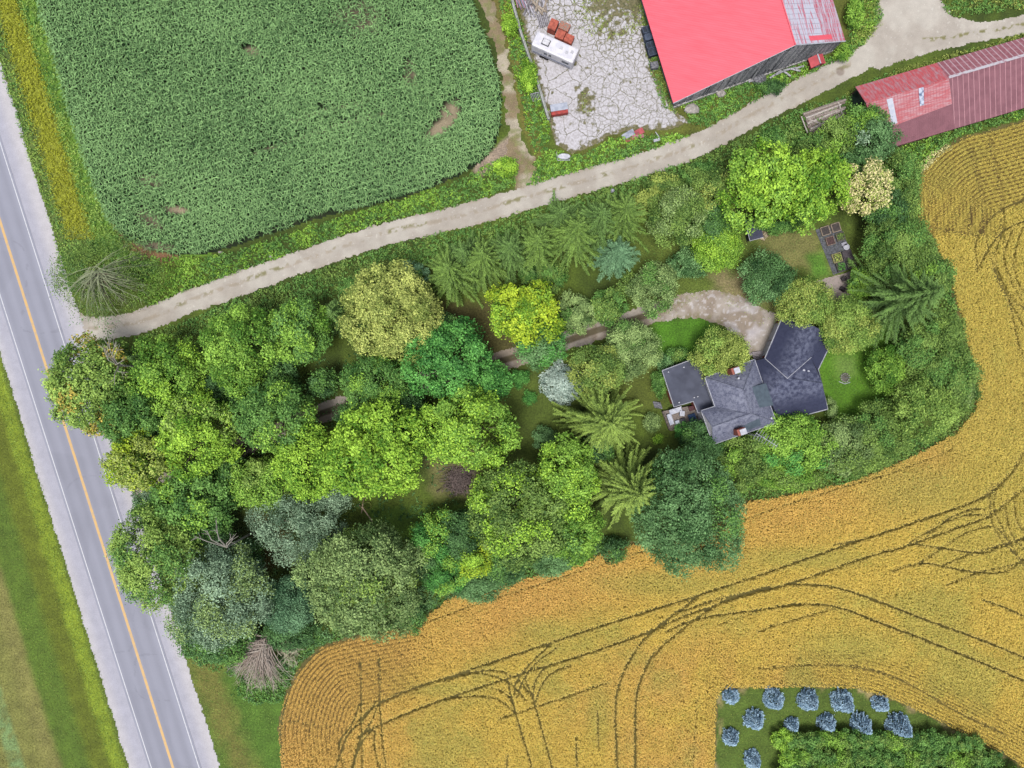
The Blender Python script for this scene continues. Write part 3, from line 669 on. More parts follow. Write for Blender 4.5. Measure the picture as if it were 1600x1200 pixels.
def tracks(px, py, x, y):
    d = np.full(px.shape, 99.0)
    wob = 1 + .9 * (fbm(x, y, .55, 101) - .5)
    for i, P in enumerate(TRS):
        A = np.array(P); m = (px > A[:, 0].min() - 12) & (px < A[:, 0].max() + 12) & (py > A[:, 1].min() - 12) & (py < A[:, 1].max() + 12)
        if not m.any(): continue
        q, _ = dline(px[m], py[m], P); wd = TRW.get(i, 1.35 if i not in FAINT else .75); d[m] = np.minimum(d[m], q / (wd * 1.22 * wob[m]))
    return d            # <1 inside a wheel track
RB1 = smooth([(640, 975), (560, 990), (500, 1008), (462, 1048), (444, 1090), (434, 1140), (440, 1200), (448, 1320)], 5)
RB2 = smooth([(1640, 172), (1600, 184), (1555, 198), (1500, 213), (1462, 238), (1437, 268), (1427, 300), (1429, 345), (1432, 400)], 5)
RB3 = smooth([(1118, 1060), (1130, 1077), (1240, 1073), (1335, 1075), (1400, 1096), (1460, 1124), (1530, 1160), (1585, 1190), (1640, 1230)], 5)
def rows(px, py):
    """0..1 phase and strength of the visible drill rows"""
    d1, _ = dline(px, py, RB1); d2, _ = dline(px, py, RB2); d3, _ = dline(px, py, RB3)
    s1 = sstep(125, 95, d1) * sstep(690, 620, px) * sstep(1230, 1130, py); s2 = sstep(150, 110, d2) * sstep(376, 362, py); s3 = .75 * sstep(75, 45, d3) * (py > 990) * (px > 1100) * (.45 + .55 * sstep(1200, 1330, px)) * sstep(95, 60, d3)
    ph = np.where(s1 > 0, d1 / 6.3, np.where(s2 > 0, d2 / 6.0, d3 / 5.2)) % 1.0
    st = np.where(s1 > 0, s1, np.where(s2 > 0, s2, s3)); return ph, st
def wheat_tone(px, py, x, y):
    n = fbm(x, y, 11, 111, 5); n2 = fbm(x, y, 2.2, 112); d, _ = dline(px, py, [(440, 1180), (470, 1040), (640, 985), (900, 890), (1000, 860), (1140, 800), (1330, 752), (1470, 700), (1530, 620)])
    org = sstep(115, 20, d) * (.55 + .8 * (n - .3)); org = np.maximum(org, sstep(800, 500, px) * .75 + .0 * px)
    org = np.maximum(org, sstep(170, 60, np.hypot((px - 1080) * .6, py - 1110)) * .75 * sstep(.3, .6, n))
    grn = .6 * sstep(.46, .74, n + .25 * (n2 - .5)) * sstep(40, 110, d)
    for cx, cy, rx, ry in ((1040, 910, 120, 22), (935, 1110, 22, 50), (1440, 760, 110, 50), (860, 985, 60, 22), (1330, 1010, 90, 30), (1440, 640, 20, 60), (1480, 450, 14, 60), (700, 1075, 70, 14), (1250, 870, 120, 18), (1555, 560, 20, 50)):
        grn = np.maximum(grn, .6 * sstep(1.5, .2, np.hypot((px - cx) / rx, (py - cy) / ry)))
    grn = np.maximum(grn, .4 * sstep(1400, 1500, px) * sstep(960, 860, py)); org = org * (1 - .8 * sstep(1440, 1520, px))
    return np.clip(org, 0, 1), np.clip(grn, 0, 1)
def wheat_pal(px, py, x, y, k=1.0):
    org, grn = wheat_tone(px, py, x, y); c = np.tile(alb((216, 187, 86), k), (len(x), 1)); c = mixc(c, alb((220, 174, 92), k)[None], org); return mixc(c, alb((182, 176, 86), k)[None], grn)
def wheat_soil_col(px, py, x, y):
    c = wheat_pal(px, py, x, y, .72); t = tracks(px, py, x, y); c = mixc(c, alb((106, 96, 46))[None], sstep(1.35, .9, t)); n = fbm(x, y, .6, 115)
    ph, st = rows(px, py); g = st * sstep(.22, .10, np.minimum(ph, 1 - ph)); c = mixc(c, alb((96, 74, 38))[None], g)
    d = sdf(px, py, WHEAT); c = mixc(c, alb((110, 104, 58))[None], sstep(9, 2, d + (n - .5) * 8))
    return c * (1 + .25 * (n - .5))[:, None]
WB = (425, 90, 1900, 1320)
# tilled edges outside the picture stay a plain sheet; inside it the crop stands on the soil
sheet('wheat_field_soil', lambda px, py, x, y: sdf(px, py, WHEAT) > (fbm(x, y, 1.2, 116) - .5) * 7, WB, .26, .014, SOILM, wheat_soil_col)
def wheat():
    rg = np.random.default_rng(8); sp = .17; a = W(428, 1235); b = W(1665, 150)
    X, Y = np.meshgrid(np.arange(a[0], b[0], sp), np.arange(a[1], b[1], sp)); x = (X + rg.uniform(-.5, .5, X.shape) * sp).ravel(); y = (Y + rg.uniform(-.5, .5, X.shape) * sp).ravel()
    px, py = PX(x, y); k = inside(px, py, WHEAT); x, y, px, py = x[k], y[k], px[k], py[k]
    k = sdf(px, py, WHEAT) > 1.5 + 5 * (fbm(x, y, .8, 117) - .3); x, y, px, py = x[k], y[k], px[k], py[k]
    t = tracks(px, py, x, y); ph, st = rows(px, py); q = np.minimum(ph, 1 - ph)
    k = (t > 1) & ~((q < .2) & (rg.uniform(size=len(x)) < st * .98)) & (rg.uniform(size=len(x)) > .05)
    x, y, px, py, t, st = x[k], y[k], px[k], py[k], t[k], st[k]; n = len(x)
    c = wheat_pal(px, py, x, y, 1.57); V_, F_, C_ = [], [], []; o_ = 0
    hh = .62 + .2 * fbm(x, y, 3, 118)
    for j in range(3):
        P = np.stack([x, y, hh * rg.uniform(.75, 1.1, n) if j else hh * .62], 1); P[:, :2] += rg.normal(size=(n, 2)) * (.06 - .035 * st)[:, None]
        V, F = leafcards(rg, P, rg.normal(size=(n, 3)) * .3 + np.array([0, 0, .9]), .22 * (1 - .3 * st) if j else .3 * (1 - .45 * st), .55)
        V_.append(V); F_.append(F + o_); o_ += len(V); v = rg.normal(size=n) * .10
        cc = c * (1 + v)[:, None]; cc = np.where((rg.uniform(size=n) < .06)[:, None], cc * [.75, .95, .9], cc)
        edge = sstep(2.6, 1.1, t); cc = mixc(cc, alb((216, 192, 104), 1.25)[None], edge * .5); C_.append(cc)
    o = quads('wheat_crop', np.concatenate(V_), np.concatenate(F_), LEAF, fcol=np.clip(np.concatenate(C_), 0, .8))
    tag(o, 'ripening golden wheat crossed by dark curving wheel tracks', 'wheat crop', kind='stuff')
wheat()

# ---------------------------------------------------------------- weeds and long grass
def weeds(name, label, cat, P, dens, size, hgt, pal, seed, lush=True, pal2=None, patch=.35, jit=6, excl=None, colfn=None):
    rg = np.random.default_rng(seed); A = np.array(P); x0, y1 = W(A[:, 0].min() - 8, A[:, 1].min() - 8)[:2]; x1, y0 = W(A[:, 0].max() + 8, A[:, 1].max() + 8)[:2]
    n = int(dens * (x1 - x0) * (y1 - y0)); x = rg.uniform(x0, x1, n); y = rg.uniform(y0, y1, n); px, py = PX(x, y)
    k = sdf(px, py, P) > (fbm(x, y, 1.2, seed + 1) - .5) * 2 * jit
    nz = fbm(x, y, 2.2, seed + 2); k &= (nz + rg.uniform(-.15, .15, n)) > patch
    if excl is not None: k &= ~excl(px, py)
    x, y, nz, px, py = x[k], y[k], nz[k], px[k], py[k]; n = len(x); m = 5 if lush else 3; li = np.repeat(np.arange(n), m)
    hz = hgt * np.clip(1.6 * nz, .3, 1.3)
    Pp = np.stack([x[li], y[li], hz[li] * rg.uniform(.25, 1.0, len(li))], 1); Pp[:, :2] += rg.normal(size=(len(li), 2)) * size * .5
    nn = rg.normal(size=(len(li), 3)) * (.5 if lush else 1.0) + np.array([0, 0, .8 if lush else .35])
    V, F = leafcards(rg, Pp, nn, size, .6 if lush else .28)
    t = .45 + .2 * rg.normal(size=n)[li] + .18 * rg.normal(size=len(li)) + .6 * (nz[li] - .5)
    c = pick(rg, pal, t)
    if pal2: q = (fbm(x, y, 3.5, seed + 5) + .12 * rg.normal(size=n) > .55)[li]; c[q] = pick(rg, pal2, t)[q]
    if colfn is not None: c = colfn(px[li], py[li], c, rg)
    return tag(quads(name, V, F, LEAF, fcol=c), label, cat, kind='stuff')
lane_ex = lambda px, py: (dline(px, py, LANE)[0] < 17.5) | (dline(px, py, LANE2)[0] < 14)
weeds('verge_weeds', 'lush green weeds between corn and the gravel lane', 'weeds', [(190, 392), (250, 405), (330, 402), (430, 372), (530, 340), (640, 310), (730, 276), (770, 250), (808, 250), (806, 290), (700, 326), (600, 350), (500, 383), (400, 415), (300, 452), (235, 478), (215, 470), (215, 430)],
      16, .26, .55, 'bright', 201, pal2='mid', patch=.25, jit=4, excl=lane_ex)
def strip_col(px, py, c, rg):
    u = px - road_x(py, 'es'); q = (sstep(14, 24, u + rg.normal(size=len(px)) * 4) * sstep(66, 54, u + rg.normal(size=len(px)) * 5) * (py < 375)) > .5
    c[q] = alb((188, 196, 56), 1.35)[None] * rg.uniform(.5, 1.1, (q.sum(), 1)); return c
weeds('roadside_grass', 'tall roadside grass with a yellow flowering band', 'grass', [(-40, -20), (62, -20), (95, 110), (124, 215), (155, 300), (178, 348), (215, 390), (230, 430), (150, 470), (95, 450), (90, 385), (66, 310), (30, 200), (-5, 80)],
      15, .22, .5, 'cedar', 211, pal2='mid', patch=.15, jit=3, colfn=strip_col)
weeds('yard_edge_weeds', 'thick bright weeds along the lower edge of concrete yard', 'weeds', [(845, 240), (868, 236), (895, 244), (930, 234), (955, 218), (1040, 210), (1080, 215), (1060, 228), (1000, 243), (900, 270), (850, 283), (825, 290), (835, 262)],
      18, .28, .6, 'bright', 221, pal2='mid', patch=.2, jit=4, excl=lane_ex)
weeds('barn_side_weeds', 'green weeds below the ruined barn wall', 'weeds', [(1062, 165), (1090, 152), (1150, 132), (1225, 108), (1300, 88), (1322, 66), (1330, 0), (1372, -10), (1376, 30), (1345, 75), (1250, 125), (1150, 178), (1105, 200), (1085, 195)],
      18, .27, .55, 'mid', 231, pal2='bright', patch=.2, jit=4, excl=lane_ex)
weeds('dry_grass', 'tall yellow dry grass right of the barn', 'grass', [(1318, 5), (1328, -30), (1374, -30), (1374, 40), (1345, 78), (1322, 86), (1330, 50)], 26, .3, .7, 'ol2', 235, lush=False, patch=.1, jit=3, excl=lane_ex)
weeds('barn_corner_weeds', 'olive weeds between cracked slab and red barn', 'weeds', [(1003, -20), (1016, 40), (1030, 100), (1046, 155), (1062, 178), (1078, 192), (1035, 165), (1015, 115), (1008, 60), (990, -20)], 16, .24, .35, 'olive', 237, pal2='mid', patch=.2, jit=4)
weeds('slab_weeds', 'patchy weeds growing through broken concrete', 'weeds', [(893, 30), (900, -20), (1000, -20), (1004, 40), (985, 60), (940, 60), (912, 52)], 9, .2, .25, 'olive', 239, patch=.46)
weeds('slab_middle_weeds', 'small weed strip in the middle of the slab', 'weeds', [(908, 140), (922, 140), (924, 175), (912, 178)], 12, .2, .25, 'olive', 240, patch=.3, jit=3)
weeds('wall_side_weeds', 'dark weeds outside the low concrete wall', 'weeds', [(775, -20), (797, -20), (820, 60), (846, 150), (860, 200), (855, 235), (838, 240), (822, 200), (808, 130), (790, 50)], 15, .27, .5, 'mid', 241, pal2='lime', patch=.25, jit=3)
weeds('shed_side_weeds', 'mixed weeds along the upper side of the long shed', 'weeds', [(1330, 140), (1400, 108), (1462, 92), (1600, 52), (1700, 25), (1700, 45), (1600, 70), (1465, 108), (1340, 140), (1320, 150)], 16, .24, .4, 'olive', 245, pal2='mid', patch=.2, jit=3)
weeds('yard_island_grass', 'green grass island at the top right corner', 'grass', [(1466, -40), (1468, 5), (1490, 26), (1540, 20), (1600, 14), (1700, -10), (1700, -40)], 15, .24, .35, 'mid', 247, pal2='olive', patch=.15, jit=3)
weeds('lane_verge_weeds', 'green weeds and bramble between lane and tree row', 'weeds', [(215, 530), (300, 498), (400, 458), (500, 421), (620, 381), (720, 358), (830, 330), (930, 300), (1020, 272), (1110, 240), (1200, 195), (1260, 165), (1330, 150), (1335, 200), (1240, 215), (1180, 235), (1060, 290), (960, 325), (860, 350), (760, 385), (690, 405), (560, 455), (450, 480), (330, 520), (230, 560)],
      13, .27, .7, 'mid', 251, pal2='hedge', patch=.2, jit=4, excl=lane_ex)
weeds('shed_lower_weeds', 'green undergrowth between shed roof and wheat', 'weeds', [(1398, 215), (1500, 196), (1610, 165), (1700, 140), (1700, 160), (1600, 184), (1500, 212), (1462, 236), (1436, 266), (1425, 300), (1400, 300)], 15, .27, .8, 'mid', 255, pal2='bright', patch=.15, jit=3)
weeds('pale_blossom_weeds', 'pale flowering weeds at the wheat corner below the shed', 'weeds', [(1430, 262), (1452, 240), (1480, 226), (1486, 232), (1460, 248), (1440, 272)], 22, .2, .6, 'cream', 257, patch=.25, jit=3)
FENCE_ST = [(1430, 300), (1455, 370), (1475, 420), (1490, 470), (1505, 530), (1524, 590), (1522, 642), (1487, 682), (1420, 716), (1335, 752), (1240, 773), (1145, 790), (1130, 770), (1240, 745), (1340, 715), (1440, 680), (1490, 630), (1480, 560), (1450, 450), (1420, 380), (1405, 300)]
weeds('hedge_foot_weeds', 'green undergrowth at the foot of the garden hedge', 'weeds', FENCE_ST, 13, .27, .7, 'hedge', 261, pal2='mid', patch=.15, jit=4)
weeds('grove_edge_weeds', 'green undergrowth where the grove meets the wheat', 'weeds', [(965, 835), (975, 855), (885, 890), (800, 907), (745, 936), (705, 935), (640, 980), (560, 990), (500, 1008), (462, 1045), (440, 1095), (400, 1100), (360, 1080), (400, 1050), (470, 990), (560, 960), (640, 930), (700, 890), (790, 880), (880, 850)], 14, .27, .7, 'mid', 265, pal2='blueg', patch=.15, jit=4)
weeds('grove_roadside_weeds', 'shaded undergrowth along the grove beside the road shoulder', 'weeds', [(120, 560), (215, 545), (215, 690), (245, 780), (300, 900), (340, 1000), (420, 1040), (400, 1070), (330, 1045), (283, 1000), (250, 900), (205, 770), (170, 690), (120, 600)], 10, .26, .6, 'dark', 267, pal2='mid', patch=.25, jit=4)
weeds('grove_floor_growth', 'sparse ferny growth on the shaded grove floor', 'ground cover', [(230, 560), (520, 480), (690, 470), (760, 600), (700, 700), (740, 900), (640, 950), (440, 1030), (330, 900), (230, 740)], 3.0, .26, .35, 'dark', 269, patch=.5, jit=6)
weeds('lawn_grass_blades', 'short mown grass blades on the house lawn', 'grass', [(980, 350), (1060, 370), (1330, 350), (1380, 440), (1420, 560), (1390, 650), (1300, 660), (1280, 500), (1230, 440), (1100, 440), (1000, 480)], 14, .13, .1, 'olive', 271, lush=False, patch=.1, pal2='mid', excl=lambda px, py: sdf(px, py, DPAD) > -6)
weeds('driveway_edge_grass', 'thin dry grass creeping over the driveway edge', 'grass', [(1010, 505), (1040, 470), (1110, 440), (1190, 455), (1235, 490), (1200, 520), (1150, 480), (1100, 468), (1050, 490)], 12, .16, .12, 'ol2', 273, lush=False, patch=.4)
weeds('plot_grass', 'rough grass under the young blue spruces', 'grass', PLOT, 10, .15, .15, 'olive', 275, lush=False, patch=.1)
weeds('roadside_turf', 'mown grass right of the road beside the wheat', 'grass', [(285, 1010), (340, 1050), (430, 1110), (436, 1220), (352, 1220)], 14, .15, .15, 'cedar', 277, lush=False, patch=.1, jit=3)
weeds('west_field_turf', 'mown grass strip on the left side of the road', 'grass', [(-60, 450), (10, 620), (180, 1220), (-60, 1220)], 9, .15, .1, 'olive', 281, lush=False, patch=.1, jit=2, colfn=lambda px, py, c, rg: np.where((px - road_x(py, 'ws') < -104)[:, None], c * [1.15, .95, 1.1], c))
weeds('west_verge_grass', 'bright long grass along the left shoulder of the road', 'grass', [(-30, 430), (16, 598), (207, 1215), (175, 1215), (-30, 540)], 16, .17, .22, 'cedar', 279, lush=False, patch=.1, jit=2)

# ---------------------------------------------------------------- buildings
ANG = radians(18.5)
WHITEW = flat_mat('white_siding', (232, 232, 238), (212, 212, 220), sc=3, bump=.1)
BRICK = flat_mat('red_brick', (188, 104, 84), (150, 82, 68), sc=8, bump=.4, bdist=.01)
GLASS = flat_mat('window_glass', (60, 72, 88), (80, 94, 112), sc=1, rough=.12, bump=0, spec=.6)
WOOD = flat_mat('brown_wood', (152, 138, 130), (112, 102, 98), sc=6, bump=.3)
GREYWOOD = flat_mat('weathered_grey_wood', (158, 158, 166), (84, 86, 96), sc=3.0, lo=.35, hi=.62, bump=.6, bdist=.06, stretch=(.25, 1.2, 1), rot=radians(75), rough=.95)
def roof_mat(name, c1, c2, z0, z1, lich, sc=2.5, amt=.8):
    m = flat_mat(name, c1, c2, sc=sc, lo=.3, hi=.7, rough=.9, bump=.5, bdist=.03); t = m.node_tree; N = t.nodes; L = t.links; b = N['Principled BSDF']
    g = N.new('ShaderNodeNewGeometry'); s = N.new('ShaderNodeSeparateXYZ'); L.new(g.outputs['Position'], s.inputs[0])
    r = N.new('ShaderNodeMapRange'); r.inputs[1].default_value = z0; r.inputs[2].default_value = z1; L.new(s.outputs[2], r.inputs[0])
    n = N.new('ShaderNodeTexNoise'); n.inputs['Scale'].default_value = 9; n.inputs['Detail'].default_value = 6; n.inputs['Roughness'].default_value = .75; L.new(g.outputs['Position'], n.inputs[0])
    n2 = N.new('ShaderNodeTexNoise'); n2.inputs['Scale'].default_value = 1.8; n2.inputs['Detail'].default_value = 4; L.new(g.outputs['Position'], n2.inputs[0])
    a = N.new('ShaderNodeMath'); a.operation = 'ADD'; L.new(n.outputs[0], a.inputs[0]); L.new(n2.outputs[0], a.inputs[1])
    q = N.new('ShaderNodeMapRange'); q.inputs[1].default_value = .86; q.inputs[2].default_value = 1.16; L.new(a.outputs[0], q.inputs[0])
    mu = N.new('ShaderNodeMath'); mu.operation = 'MULTIPLY'; L.new(r.outputs[0], mu.inputs[0]); L.new(q.outputs[0], mu.inputs[1])
    m2 = N.new('ShaderNodeMath'); m2.operation = 'MULTIPLY'; L.new(mu.outputs[0], m2.inputs[0]); m2.inputs[1].default_value = amt
    src = b.inputs['Base Color'].links[0].from_socket; mx = N.new('ShaderNodeMix'); mx.data_type = 'RGBA'; L.new(m2.outputs[0], mx.inputs[0]); L.new(src, mx.inputs[6]); mx.inputs[7].default_value = (*alb(lich), 1)
    L.new(mx.outputs[2], b.inputs['Base Color']); return m
NAVY = roof_mat('dark_shingles', (58, 64, 94), (44, 50, 80), 3.9, 4.9, (140, 146, 172), amt=.6)
GREYR = roof_mat('grey_shingles', (130, 134, 158), (72, 78, 104), 5.4, 7.6, (168, 172, 192), sc=5.0, amt=.7)
FLATR = flat_mat('flat_roof_felt', (86, 92, 114), (56, 62, 84), sc=.45, lo=.35, hi=.65, bump=.1)
GREENR = flat_mat('green_grey_shingles', (88, 104, 118), (76, 92, 106), sc=2, bump=.3)
TRIM = flat_mat('pale_metal_trim', (214, 216, 228), (190, 192, 206), sc=2, bump=0)
hz = lambda X, Y, z: W(1020 + X / 5.455, 480 + Y / 5.455, z)
house = root('house', 'brick farmhouse with dark shingle roofs beside the gravel turning circle', 'house', W(1160, 620))
def roof_part(name, faces, mat, t=.14, parent=house):
    m = MB()
    for f in faces: m.prism(f, t)
    return m.build(name, mat, parent)
def walls(name, eaves, z, mat, parent, inset=.35, z0=0.0):
    P = np.array([e[:2] for e in eaves]); c = P.mean(0); n = len(P); out = []
    area = sum(P[i][0] * P[(i + 1) % n][1] - P[(i + 1) % n][0] * P[i][1] for i in range(n)); sg = 1 if area > 0 else -1
    for i in range(n):
        d1 = nrm(P[i] - P[i - 1]); d2 = nrm(P[(i + 1) % n] - P[i]); n1 = np.array([-d1[1], d1[0]]) * sg; n2 = np.array([-d2[1], d2[0]]) * sg
        b = nrm(n1 + n2); out.append(P[i] + b * inset / max(.4, b @ n1))
    m = MB(); zz = z if isinstance(z, (list, tuple)) else [z] * n
    m.prism([(p[0], p[1], q) for p, q in zip(out, zz)], bottom=[(p[0], p[1], z0) for p in out]); return m.build(name, mat, parent), out
def wall_window(name, p, q, f, z, wd, ht, parent, mat=None, frame=None, depth=.06):
    """window or door on the wall between p and q (outside is to the right of p->q)"""
    p, q = np.array(p[:2]), np.array(q[:2]); d = nrm(q - p); o = np.array([d[1], -d[0]]); c = p + (q - p) * f; rz = math.atan2(d[1], d[0])
    fr = MB().box((*(c + o * depth * .5), z), (wd + .18, depth, ht + .18), rz).build(name, frame or WHITEW, parent)
    MB().box((*(c + o * depth * 1.1), z), (wd, depth * .5, ht), rz).build('pane' if name == 'window' else 'panel', mat or GLASS, fr); return fr
# west flat-roofed wing
fl = [hz(80, 540, 3.2), hz(180, 850, 3.2), hz(345, 802, 3.2), hz(385, 900, 3.2), hz(540, 850, 3.2), hz(450, 600, 3.2), hz(400, 420, 3.2)]
roof_part('flat_roof', [fl], FLATR, .2)
wl_, fo = walls('wing_wall', fl, 3.0, BRICK, house, .3)
m = MB()
for i in (0, 1, 2, 3, 4): m.tube([fl[i] + [0, 0, .04], fl[(i + 1) % 7] + [0, 0, .04]], .06, 4)
m.tube([fl[6] + [0, 0, .04], fl[0] + [0, 0, .04]], .06, 4); m.build('roof_edge', TRIM, house)
for X, Y in ((130, 553), (262, 512), (380, 762), (350, 770), (222, 812)): MB().disc(hz(X, Y, 3.2), .1, .25, 8).build('roof_vent', TRIM, house)
# main two-storey block
zr, ze = 8.2, 5.7
A1, A2, A3 = hz(445, 600, ze), hz(868, 445, ze), hz(1052, 985, ze); A4 = hz(530, 845, ze); B1, B2 = hz(413, 882, ze), hz(515, 1168, ze)
Rn, Rs = hz(772, 700, zr), hz(838, 905, zr); Mg = hz(508, 1018, 7.6)
roof_part('roof', [[A1, Rn, A2], [A2, Rn, Rs, A3], [A1, A4, B1, Rs, Rn], [B1, Mg, Rs], [Mg, B2, Rs], [B2, A3, Rs]], GREYR, .16)
wl_, mo = walls('house_wall', [A1, A4, B1, B2, A3, A2], ze - .1, WHITEW, house, .4)
m = MB()
for a, b in ((A1, A4), (A4, B1), (B1, B2), (B2, A3), (A3, A2), (A2, A1)): m.tube([a + [0, 0, -.02], b + [0, 0, -.02]], .075, 4)
m.build('gutter', TRIM, house)
m = MB(); m.tube([B1, Mg, B2], .08, 4)
for a, b in ((A1, Rn), (A2, Rn), (Rn, Rs), (Rs, A3), (Rs, Mg)): m.tube([a + [0, 0, .05], b + [0, 0, .05]], .07, 4)
m.build('ridge_cap', flat_mat('ridge_cap_shingle', (140, 144, 166), (110, 114, 136), sc=3), house)
g0 = [hz(805, 690, 7.3), hz(965, 648, 6.5), hz(1030, 835, 6.5), hz(848, 868, 7.3)]
roof_part('dormer_roof', [g0], GREENR, .15)
MB().prism([p - [0, 0, .12] for p in [hz(880, 690, 6.85), hz(950, 670, 6.5), hz(1008, 825, 6.5), hz(920, 850, 6.85)]], 1.9).build('dormer_wall', WHITEW, house)
d0 = [hz(765, 965, 7.35), hz(900, 925, 7.35), hz(925, 1008, 6.5), hz(790, 1055, 6.3)]
roof_part('dormer_roof', [d0], GREENR, .15)
for p, q in ((mo[2], mo[3]),):
    wall_window('window', p, q, .25, 4.4, .9, 1.3, house); wall_window('window', p, q, .75, 4.4, .9, 1.3, house); wall_window('window', p, q, .5, 1.8, 1.2, 1.4, house)
for f in (.2, .42, .64, .86): wall_window('window', mo[3], mo[4], f, 4.4, .9, 1.3, house); wall_window('window', mo[3], mo[4], f, 1.8, .9, 1.4, house)
# east wings, one storey
zv, zl = 5.2, 3.1
Ra, Rb = hz(985, 745, zv), hz(1446, 650, zv); C1, C2, C3, C4 = hz(1078, 978, zl), hz(1490, 868, zl), hz(1410, 532, zl), hz(870, 458, zl)
Gn, Gs = hz(1350, 150, zv), hz(1146, 607, zv); D1, D2, D3, D4 = hz(1108, 76, zl), hz(955, 436, zl), hz(1500, 345, zl), hz(1545, 245, zl)
Vm = hz(1350, 426, 3.95)
roof_part('east_roof', [[Ra, C1, C2, Rb], [hz(1010, 850, 3.7), C1, Ra], [C4, Ra, Gs, D2], [Gs, Ra, Rb], [Gs, Rb, C3, Vm]], NAVY, .15)
roof_part('garage_roof', [[D1, D2, Gs, Gn], [Gn, Gs, Vm, C3, D3, D4]], NAVY, .17)
MB().prism([B1 + [.1, -.03, -.15], B2 + [.1, .03, -.15], Mg + [.1, 0, -.2]], bottom=[B1 + [.3, -.09, -.15], B2 + [.3, .09, -.15], Mg + [.3, 0, -.2]]).build('gable_wall', WHITEW, house)
_, co = walls('east_wing_wall', [C1, C2, C3, hz(1180, 580, zl), C4 + (hz(1010, 845, zl) - C4) * .05], zl - .25, BRICK, house, .4)
_, go = walls('garage_wall', [D1, D2, hz(1200, 560, zl), C3, D3, D4], zl - .2, BRICK, house, .4)
for a, b in ((D1, D2), (C2, C1), (C3, D3), (C3, C2), (D3, D4)): MB().tube([a, b], .085, 4).build('gutter', TRIM, house)
m = MB(); m.tube([D2 + [0, 0, .06], Gs + [0, 0, .08]], .05, 4); m.tube([Gs + [0, 0, .08], Vm + [0, 0, .08]], .05, 4); m.build('valley_flashing', TRIM, house)
wall_window('garage_door', go[0], go[1], .3, 1.2, 2.6, 2.2, house, mat=WHITEW); wall_window('garage_door', go[0], go[1], .75, 1.2, 2.2, 2.2, house, mat=WHITEW)
for f in (.2, .5, .8): wall_window('window', co[0], co[1], f, 1.6, 1.1, 1.2, house)
for X, Y, r_ in ((1283, 540, .26), (1322, 549, .26)): MB().disc(hz(X, Y, 4.3), r_, .25, 12, r2=r_ * .7).build('roof_vent', TRIM, house)
MB().disc(hz(724, 606, 7.0), .2, .5, 12, r2=.14).build('roof_vent', TRIM, house); MB().disc(hz(1005, 946, 6.2), .14, .3, 10).build('roof_vent', TRIM, house)
def chimney(X, Y, z0, z1, sx, sy, cap=True):
    b = hz(X, Y, z1); c = MB().box((b[0], b[1], (z0 + z1) / 2), (sx, sy, z1 - z0), ANG).build('chimney', BRICK, house)
    if cap: MB().box((b[0] + .16, b[1] + .02, z1 + .09), (sx * .72, sy * .9, .18), ANG).build('chimney_cap', TRIM, c)
chimney(760, 1062, 0, 8.3, 1.25, .9); chimney(706, 540, 5, 8.4, 1.1, .9)
# porch steps between the two wings
m = MB()
for i in range(6): a = hz(845 + i * 4, 385 + i * 13, .5); b = hz(955 - i * 1, 372 + i * 12, .5); m.prism([a, b, b + [.02, -.17, 0], a + [.02, -.17, 0]], .08)
m.build('porch_floor', flat_mat('pale_boards', (186, 176, 182), (156, 148, 152), sc=4), house)
# antenna
an = root('tv_antenna', 'tall thin lattice antenna beside the brick chimney', 'antenna', W(1150, 674))
a0 = W(1150, 674); top = a0 + [0, 0, 11.5]
m = MB()
for dx, dy in ((0, .12), (.1, -.06), (-.1, -.06)): m.tube([a0 + [dx, dy, 0], top + [dx * .5, dy * .5, 0]], .035, 5)
for i in range(14):
    z = .6 + i * .8; m.tube([a0 + [.1, -.06, z], a0 + [-.1, -.06, z + .4], a0 + [0, .12, z + .7]], .02, 4)
m.build('mast', TRIM, an)
m = MB(); bd = np.array([math.cos(radians(-32)), math.sin(radians(-32)), 0]); pd = np.array([-bd[1], bd[0], 0]); c0 = a0 + [0, 0, 11.0]
m.tube([c0 - bd * 1.0, c0 + bd * 2.4], .035, 5)
for i in range(9): c = c0 + bd * (-.9 + i * .4); l = .9 - i * .06; m.tube([c - pd * l, c + pd * l], .022, 4)
m.build('yagi', TRIM, an)

# deck with furniture
dk = root('wooden_deck', 'small brown wooden deck at the west corner of the house', 'deck', W(1060, 655))
dp = [hz(78, 888, .6), hz(140, 1048, .6), hz(395, 975, .6), hz(350, 835, .6)]
MB().prism(dp, .55).build('deck_floor', WOOD, dk)
m = MB()
for a, b in ((0, 1), (1, 2)):
    for f in np.linspace(0, 1, 7): p = dp[a] * (1 - f) + dp[b] * f; m.tube([p, p + [0, 0, .95]], .04, 4)
    m.tube([dp[a] + [0, 0, .95], dp[b] + [0, 0, .95]], .05, 4)
m.build('railing', WOOD, dk)
CUSH = flat_mat('pale_cushion', (222, 226, 240), (196, 202, 222), sc=2, bump=.1)
def lounge(name, label, cat, X, Y, sx, sy, rz, col=CUSH, z=.6, back=True, group=None):
    b = hz(X, Y, z); r = root(name, label, cat, b, group); m = MB().box(b + [0, 0, .22], (sx, sy, .3), rz); m.build('seat', col, r, bevel=.05)
    if back:
        o = np.array([-math.sin(rz), math.cos(rz), 0]) * (sy / 2 - .08); MB().box(b + o + [0, 0, .45], (sx, .16, .5), rz, 0).build('backrest', col, r, bevel=.04)
    for i in (-1, 1):
        for j in (-1, 1): MB().box(b + np.array([i * sx * .42 * math.cos(rz) - j * sy * .42 * math.sin(rz), i * sx * .42 * math.sin(rz) + j * sy * .42 * math.cos(rz), .04]), (.06, .06, .08), rz).build('foot', GREYWOOD, r)
lounge('outdoor_sofa', 'long white sofa along the deck edge nearest the flat roof', 'sofa', 190, 880, 1.9, .8, ANG)
